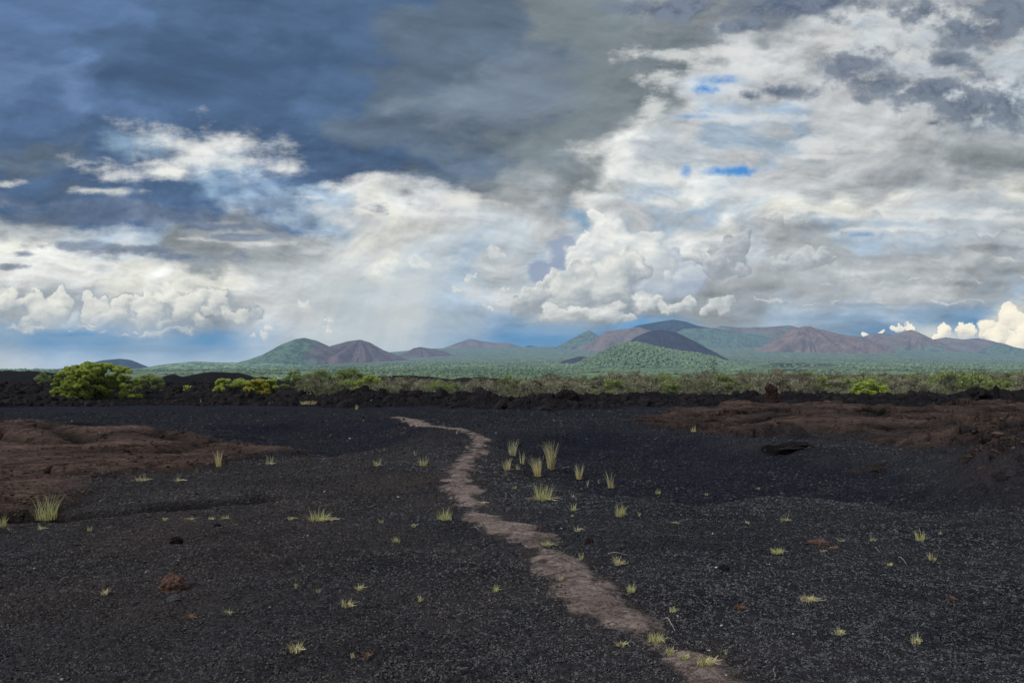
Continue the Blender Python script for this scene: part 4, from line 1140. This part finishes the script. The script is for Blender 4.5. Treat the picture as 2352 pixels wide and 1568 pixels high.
    def field(lst, wob=0.05, dist_noise=None):
        """1 at the centres of the listed ellipses (kilo photo units), 0 at their rims"""
        f = None
        for (ex, ey, rx, ry) in lst:
            m = nt.nodes.new('ShaderNodeVectorMath'); m.operation = 'MULTIPLY_ADD'
            nt.links.new(P, m.inputs[0]); m.inputs[1].default_value = (1000/rx, 1000/ry, 0); m.inputs[2].default_value = (-ex/rx, -ey/ry, 0)
            l = nt.nodes.new('ShaderNodeVectorMath'); l.operation = 'LENGTH'; nt.links.new(m.outputs[0], l.inputs[0])
            d = S(nt, l.outputs['Value']); f = d if f is None else f.min(d)
        return 1.0-f

    rag = (noise(nt, vec(nt, X+7.0, Y*1.35), 11, 7, 0.62, dim='2D')-0.5)*2.0
    rag2 = (noise(nt, vec(nt, X+9.0, Y*2.6), 6, 8, 0.62, dim='2D')-0.5)*2.0
    rag3 = (noise(nt, vec(nt, X+2.0, Y*1.2), 26, 5, 0.6, dim='2D')-0.5)*1.6
    # bright torn opening on the left
    f = field([(470,335,150,52),(560,372,110,30),(420,372,190,28),(330,395,160,20),(640,385,60,22)])
    m = (f+rag2*1.9+rag*1.1).sm(-0.45, 1.6)
    c = mixc(nt, m*0.95, c, lin((244,245,240)))
    f = field([(40,421,110,10),(230,437,150,11),(420,395,160,7),(700,452,60,7),(850,482,190,15),(1050,455,90,26),(1000,492,130,10),(30,572,140,12),(200,603,160,11),(420,640,130,10),(480,548,190,8),(620,560,80,9)])
    m = (f+rag2*2.2+rag*1.2).sm(0.0, 1.7)
    c = mixc(nt, m*0.75, c, lin((236,236,228)))
    # grey long banks, left
    f = field([(330,575,150,24),(420,590,150,18),(180,565,160,14),(560,545,110,9),(60,582,40,10),(30,612,60,9),(250,500,420,20),(520,520,170,11),(140,470,240,20),(300,492,430,30),(620,470,120,20)])
    m = (f+rag2*1.5+rag*0.9).sm(0.0, 0.8)
    c = mixc(nt, m*0.8, c, scalec(nt, mixc(nt, a0.sm(0.35, 0.65), lin((98,115,142)), lin((128,142,162))), 1.0+r0*1.2+r2*0.9))
    # bright rim of the great dark cloud, and the white behind it
    f = field([(1480,400,95,40),(1560,130,120,26),(1650,120,120,22),(1700,165,200,30),(1540,180,60,36),(1500,240,50,30),(1900,90,140,30),(2060,130,140,30)])
    m = (f+rag2*1.6+rag*1.1).sm(-0.05, 1.0)
    c = mixc(nt, m*0.7, c, lin((228,230,228)))
    f = field([(1700,440,230,22),(1900,330,180,26),(1700,270,160,18),(1840,360,200,9),(1950,497,230,10),(2150,484,200,9),(1760,352,70,12),(2060,528,160,6),(2250,500,120,8),(1660,548,130,10)])
    m = (f+rag2*2.0+rag*1.0).sm(0.0, 1.2)
    c = mixc(nt, m*0.6, c, lin((234,236,234)))
    # grey soft banks, right
    f = field([(2150,410,240,32),(2260,390,160,26),(2050,425,140,22),(2000,590,200,14),(2230,620,200,18),(2250,570,160,14),(1990,640,170,14),(1700,690,220,13),(1800,680,200,12),(2200,650,200,10)])
    m = (f+rag2*1.4+rag*0.8).sm(0.0, 1.0)
    c = mixc(nt, m*0.7, c, scalec(nt, mixc(nt, a0.sm(0.35, 0.65), lin((140,148,156)), lin((166,172,176))), 1.0+r0*1.2+r2*0.9))
    # blue openings (open sky seen through)
    f = field([(1622,206,42,15),(1686,392,52,12),(1574,392,11,15),(1585,268,46,7),(1990,538,32,6),(1650,184,60,14)])
    m = (f+rag*2.0+rag2*0.9+rag3*0.7).sm(-0.25, 1.5)
    hole = mixc(nt, 0.82, scalec(nt, sky.outputs[0], 0.10), lin((46,140,218)))
    c = mixc(nt, f.sm(-0.9, 0.6)*0.35, c, lin((168,196,226)))
    c = mixc(nt, m*0.95, c, hole)
    # blue gap bands low over the horizon
    f = field([(200,778,260,13),(330,800,300,10),(120,760,110,10),(1240,755,170,16),(2180,718,230,13),(1950,730,260,11),(2050,700,160,7),(1330,742,90,10)])
    m = (f+rag2*1.2+rag*0.5).sm(0.0, 0.9)
    c = mixc(nt, m*0.62, c, mixc(nt, 0.85, scalec(nt, sky.outputs[0], 0.10), lin((122,158,193))))
    # rain curtain
    f = field([(900,740,210,150),(790,690,170,120),(960,660,150,110)])
    st = noise(nt, vec(nt, X*3.0+Y*0.9, Y*0.35), 6, 4, 0.5, dim='2D')-0.5
    c = mixc(nt, (f+st*0.35+rag2*0.3).sm(-0.2, 1.0)*0.8, c, scalec(nt, mixc(nt, st.sm(-0.15, 0.15), lin((184,196,203)), lin((198,205,206))), 1.0+r0*0.4))

    # --- heaped clouds, puff over puff, each lit from above and the west
    crx, cry, _c = sep(noise(nt, vec(nt, X+11.0, Y), 15, 6, 0.6, col=True, dim='2D'))
    Pw = vec(nt, X+crx*0.055, Y+cry*0.055)
    rp = random.Random(4)
    def spawn(parents, kids, rmin=0.30, rmax=0.55, flat_=1.0):
        L = []
        for (x, y, r) in parents:
            L.append((x, y, r, r*flat_))
            for _ in range(kids):
                a = rp.uniform(-0.25, 1.15)*math.pi
                k = rp.uniform(rmin, rmax)
                L.append((x+math.cos(a)*r*(1.02-k*0.35), y-math.sin(a)*r*flat_*(1.02-k*0.35), r*k, r*k*min(1, flat_*1.3)))
        return sorted(L, key=lambda q: q[1]+q[3]*0.5)
    def puffs(lst, cols, edge=0.30, opac=1.0, fade=None, tex=0.5, grad=(0.5, 0.8, 0.0)):
        nonlocal c
        g = bpy.data.node_groups.new('cloud puffs', 'ShaderNodeTree')
        g.interface.new_socket('P', in_out='INPUT', socket_type='NodeSocketVector')
        g.interface.new_socket('Tone', in_out='OUTPUT', socket_type='NodeSocketFloat')
        g.interface.new_socket('Alpha', in_out='OUTPUT', socket_type='NodeSocketFloat')
        gi = g.nodes.new('NodeGroupInput'); go = g.nodes.new('NodeGroupOutput')
        tone = None; alpha = None; src = gi.outputs[0]
        for (ex, ey, rx, ry) in lst:
            if alpha is not None:      # one puff after the other
                q_ = g.nodes.new('ShaderNodeVectorMath'); q_.operation = 'MULTIPLY_ADD'
                g.links.new(alpha.k, q_.inputs[0]); q_.inputs[1].default_value = (1e-7, 1e-7, 0); g.links.new(gi.outputs[0], q_.inputs[2]); src = q_.outputs[0]
            m = g.nodes.new('ShaderNodeVectorMath'); m.operation = 'MULTIPLY_ADD'
            g.links.new(src, m.inputs[0]); m.inputs[1].default_value = (1000/rx, 1000/ry, 0); m.inputs[2].default_value = (-ex/rx, -ey/ry, 0)
            l = g.nodes.new('ShaderNodeVectorMath'); l.operation = 'LENGTH'; g.links.new(m.outputs[0], l.inputs[0])
            msk = S(g, l.outputs['Value']).sm(1.0+edge*0.2, 1.0-edge)
            dt = g.nodes.new('ShaderNodeVectorMath'); dt.operation = 'DOT_PRODUCT'; g.links.new(m.outputs[0], dt.inputs[0]); dt.inputs[1].default_value = (0.26, 0.42, 0)
            t = S(g, dt.outputs['Value'])
            if tone is None: tone = t; alpha = msk
            else:
                n = g.nodes.new('ShaderNodeMix'); n.data_type = 'FLOAT'
                for v, k in ((msk, 0), (tone, 2), (t, 3)): g.links.new(v.k, n.inputs[k])
                tone = S(g, n.outputs[0]); alpha = alpha.max(msk)
        g.links.new(tone.k, go.inputs[0]); g.links.new(alpha.k, go.inputs[1])
        gn = nt.nodes.new('ShaderNodeGroup'); gn.node_tree = g; nt.links.new(Pw, gn.inputs[0])
        tone = S(nt, gn.outputs[0]); alpha = S(nt, gn.outputs[1])
        t = (tone+0.42+cry*tex+crx*tex*0.5+r2*-0.9+Y.sm(grad[0], grad[1], 0.0, grad[2])).clamp()
        r = nt.nodes.new('ShaderNodeValToRGB'); e = r.color_ramp.elements
        while len(e) < len(cols): e.new(0.5)
        for k in range(len(cols)): e[k].position = k/(len(cols)-1)
        for k, cc in enumerate(cols): e[k].color = (*[10*v for v in lin(cc)], 1)
        nt.links.new(t.k, r.inputs[0])
        if fade is not None: alpha = alpha*Y.sm(fade[0], fade[1], 1.0, 0.0)
        c = mixc(nt, alpha*opac, c, r.outputs[0])
    # --- torn dark scud high on the right
    f = field([(1960,150,90,44),(2040,190,130,40),(2140,205,130,44),(2230,240,110,54),(2310,235,100,62),(2240,70,150,56),(2330,30,150,56),(2130,28,130,34),(1790,18,160,34),(1900,6,140,28),(1700,60,110,20),
               (1790,212,76,22),(1720,222,60,16),(2140,283,30,10),(2180,140,80,30),(1560,20,160,30)])
    g = f+rag*1.7+rag2*0.5+rag3*0.5
    m = g.sm(-0.25, 0.80)
    dc = mixc(nt, (rag*1.4+rag3*1.0+0.5).sm(0.2, 0.9), lin((88,102,124)), lin((122,134,152)))
    c = mixc(nt, m*0.92, c, dc)
    # high overhead and behind: broken bright overcast
    up = Y.sm(-0.35, -1.2)
    c = mixc(nt, up*0.75, c, mixc(nt, big.sm(0.4, 0.6), lin((150,160,175)), lin((225,226,224))))
    c = scalec(nt, c, X.sm(1.45, 2.1, 1.0, 0.92))
    # thin air light low down
    c = mixc(nt, Y.sm(0.80, 0.86)*0.25, c, lin((176,200,222)))
    c = mixc(nt, dz.sm(-0.02, -0.06), c, (0.03, 0.03, 0.035))
    f = field([(1295,585,46,60),(1240,620,30,30)]); c = mixc(nt, (f+rag2*1.0+rag*.4).sm(0, .5)*0.8, c, lin((142,158,184)))
    c = scalec(nt, c, 10.0)       # the background strength is 0.1
    groups = []
    def P_(lst, cols, edge=0.30, opac=1.0, fade=None, tex=0.5, grad=(0.5, 0.8, 0.0)):
        groups.append((lst, cols, edge, opac, fade, tex, grad))
    # flattened rows to the east
    row = []
    for (y0, xa, xb, w_, h_, n_) in ((500,1760,2380,70,15,8),(535,1880,2380,80,13,7),(600,1960,2380,80,16,6),(648,1880,2380,90,15,7),(690,1600,2250,90,14,8)):
        for k in range(n_):
            row.append((xa+(xb-xa)*(k+rp.random())/n_, y0+rp.uniform(-9, 9), w_*rp.uniform(.6, 1.3), h_*rp.uniform(.7, 1.4)))
    P_(sorted(row, key=lambda q: q[1]), [(244,243,236), (222,224,222), (182,189,193), (158,167,174), (160,170,178)], 0.95, 0.50, tex=0.7)
    # far column in shade, then the tower, then the broad front
    P_(spawn([(1545,620,46),(1580,650,44),(1515,660,50)], 3), [(206,213,219), (184,194,205), (166,178,194), (154,168,188)], 0.28, 0.95, (0.66, 0.75))
    P_(spawn([(1398,535,54),(1440,590,72),(1372,605,60),(1495,600,56)], 5), [(246,246,240), (219,223,222), (194,201,205), (176,186,195)], 0.36, 0.93, (0.66, 0.78), grad=(0.48, 0.68, 0.30))
    P_(spawn([(1676,590,42),(1645,612,34),(1702,562,26)], 4), [(196,201,205), (166,173,180), (148,157,166), (138,148,158)], 0.26, 0.95, (0.61, 0.69))
    P_(spawn([(1845,598,36),(1890,590,26),(1795,610,28)], 3, flat_=0.75), [(206,210,212), (176,183,188), (154,163,170), (148,158,166)], 0.30, 0.92, (0.60, 0.66))
    P_(spawn([(1425,632,54),(1345,650,48),(1290,660,42),(1240,690,36),(1195,710,24),(1320,700,60),(1410,690,62)], 4), [(240,240,233), (216,219,216), (192,198,199), (164,174,181), (148,159,169)], 0.34, 0.94, (0.69, 0.76), grad=(0.58, 0.73, 0.45))
    P_(spawn([(1480,700,40),(1560,705,44),(1650,705,44),(1390,725,60),(1290,728,50)], 3, flat_=0.45), [(232,234,231), (206,210,209), (176,184,188), (156,166,174)], 0.45, 0.9, (0.72, 0.76))
    # bank low in the west
    P_(spawn([(392,684,38),(464,682,34),(335,698,36),(510,702,38),(285,692,30),(215,703,36),(145,698,38),(75,698,36),(10,690,40),(430,722,56),(560,728,36),(100,728,50),(250,732,56),(340,735,50)], 3, flat_=0.85),
          [(244,243,234), (226,227,220), (205,209,206), (178,186,190), (156,168,179)], 0.42, 0.88, (0.715, 0.79), grad=(0.66, 0.77, 0.45))
    P_(spawn([(80,752,50),(330,768,60),(430,762,34),(200,755,50)], 3, flat_=0.22), [(246,244,230), (224,225,217), (190,199,204), (168,182,194)], 0.9, 0.5)
    P_(spawn([(612,772,13),(626,756,9),(588,778,7),(760,735,14),(748,765,14),(700,700,16)], 2), [(246,244,235), (228,227,219), (206,209,208)], 0.7, 0.55)
    P_(spawn([(1045,665,11),(1085,640,14),(1120,700,12),(1158,672,14),(1140,690,10),(960,600,26),(1140,590,20),(885,605,18)], 3, flat_=0.8), [(240,240,234), (218,221,219), (192,202,208)], 0.7, 0.62)
    # cream heaps over the eastern horizon
    P_(spawn([(2330,742,34),(2270,752,26),(2215,762,22),(2165,768,18),(2350,790,34),(2300,775,30)], 4), [(255,248,228), (244,238,220), (218,217,208), (188,198,206)], 0.25, 0.97)
    P_(spawn([(2085,748,14),(2055,756,13),(2020,762,9),(1990,768,8)], 4, flat_=0.7), [(255,248,228), (240,234,218), (205,208,206)], 0.4, 0.9)

    base = c
    def backdrop(col):
        b = nt.nodes.new('ShaderNodeBackground'); b.inputs['Strength'].default_value = 0.1; nt.links.new(col, b.inputs['Color']); return b.outputs[0]
    def gate(f, a, b):
        n = nt.nodes.new('ShaderNodeMixShader'); nt.links.new(f.k, n.inputs[0]); nt.links.new(a, n.inputs[1]); nt.links.new(b, n.inputs[2]); return n.outputs[0]
    def strip(x0, x1):
        nonlocal c
        c = base
        for lst, cols, edge, opac, fade, tex, grad in groups:
            L = [q for q in lst if q[0]+q[2]*1.3+30 > x0 and q[0]-q[2]*1.3-30 < x1]
            if L: puffs(L, cols, edge, opac, fade, tex, grad)
        return backdrop(c)
    low = Y._m('GREATER_THAN', 0.42)*Y._m('LESS_THAN', 0.87)*dy._m('GREATER_THAN', 0.5)
    cuts = [-300, 330, 700, 1185, 1520, 1800, 2700]
    sh = strip(cuts[0], cuts[1])
    for k in range(1, len(cuts)-1):
        sh = gate(X._m('GREATER_THAN', cuts[k]/1000), sh, strip(cuts[k], cuts[k+1]))
    sh = gate(low, backdrop(base), sh)
    nt.links.new(sh, out.inputs[0])
    w.cycles.sampling_method = 'MANUAL'; w.cycles.sample_map_resolution = 256
build_world()

sun = bpy.data.lights.new('sun', 'SUN'); sun.energy = 2.3; sun.angle = math.radians(8); sun.color = (1.0, 0.93, 0.82)
so = link(bpy.data.objects.new('sun', sun))
az, el = math.radians(SUN_AZ), math.radians(SUN_EL)
dirv = Vector((math.sin(az)*math.cos(el), math.cos(az)*math.cos(el), math.sin(el)))
so.rotation_euler = dirv.to_track_quat('Z', 'Y').to_euler(); so.location = (-20, -20, 40)

# ------------------------------------------------------------------ camera and render settings
cam = bpy.data.cameras.new('camera'); cam.lens = 27; cam.sensor_width = 36; cam.sensor_fit = 'HORIZONTAL'
cam.clip_start = 0.1; cam.clip_end = 40000
cam.shift_y = (HZ-341.0)/1024.0
co = link(bpy.data.objects.new('camera', cam)); co.location = (0, 0, EYE); co.rotation_euler = (math.pi/2, 0, 0)
sc.camera = co
sc.view_settings.view_transform = 'Standard'; sc.view_settings.look = 'None'; sc.view_settings.exposure = 0
sc.cycles.max_bounces = 5; sc.cycles.diffuse_bounces = 3; sc.cycles.transparent_max_bounces = 4
sc.cycles.use_denoising = True; sc.cycles.use_adaptive_sampling = True; sc.cycles.adaptive_threshold = 0.02; sc.cycles.adaptive_min_samples = 14
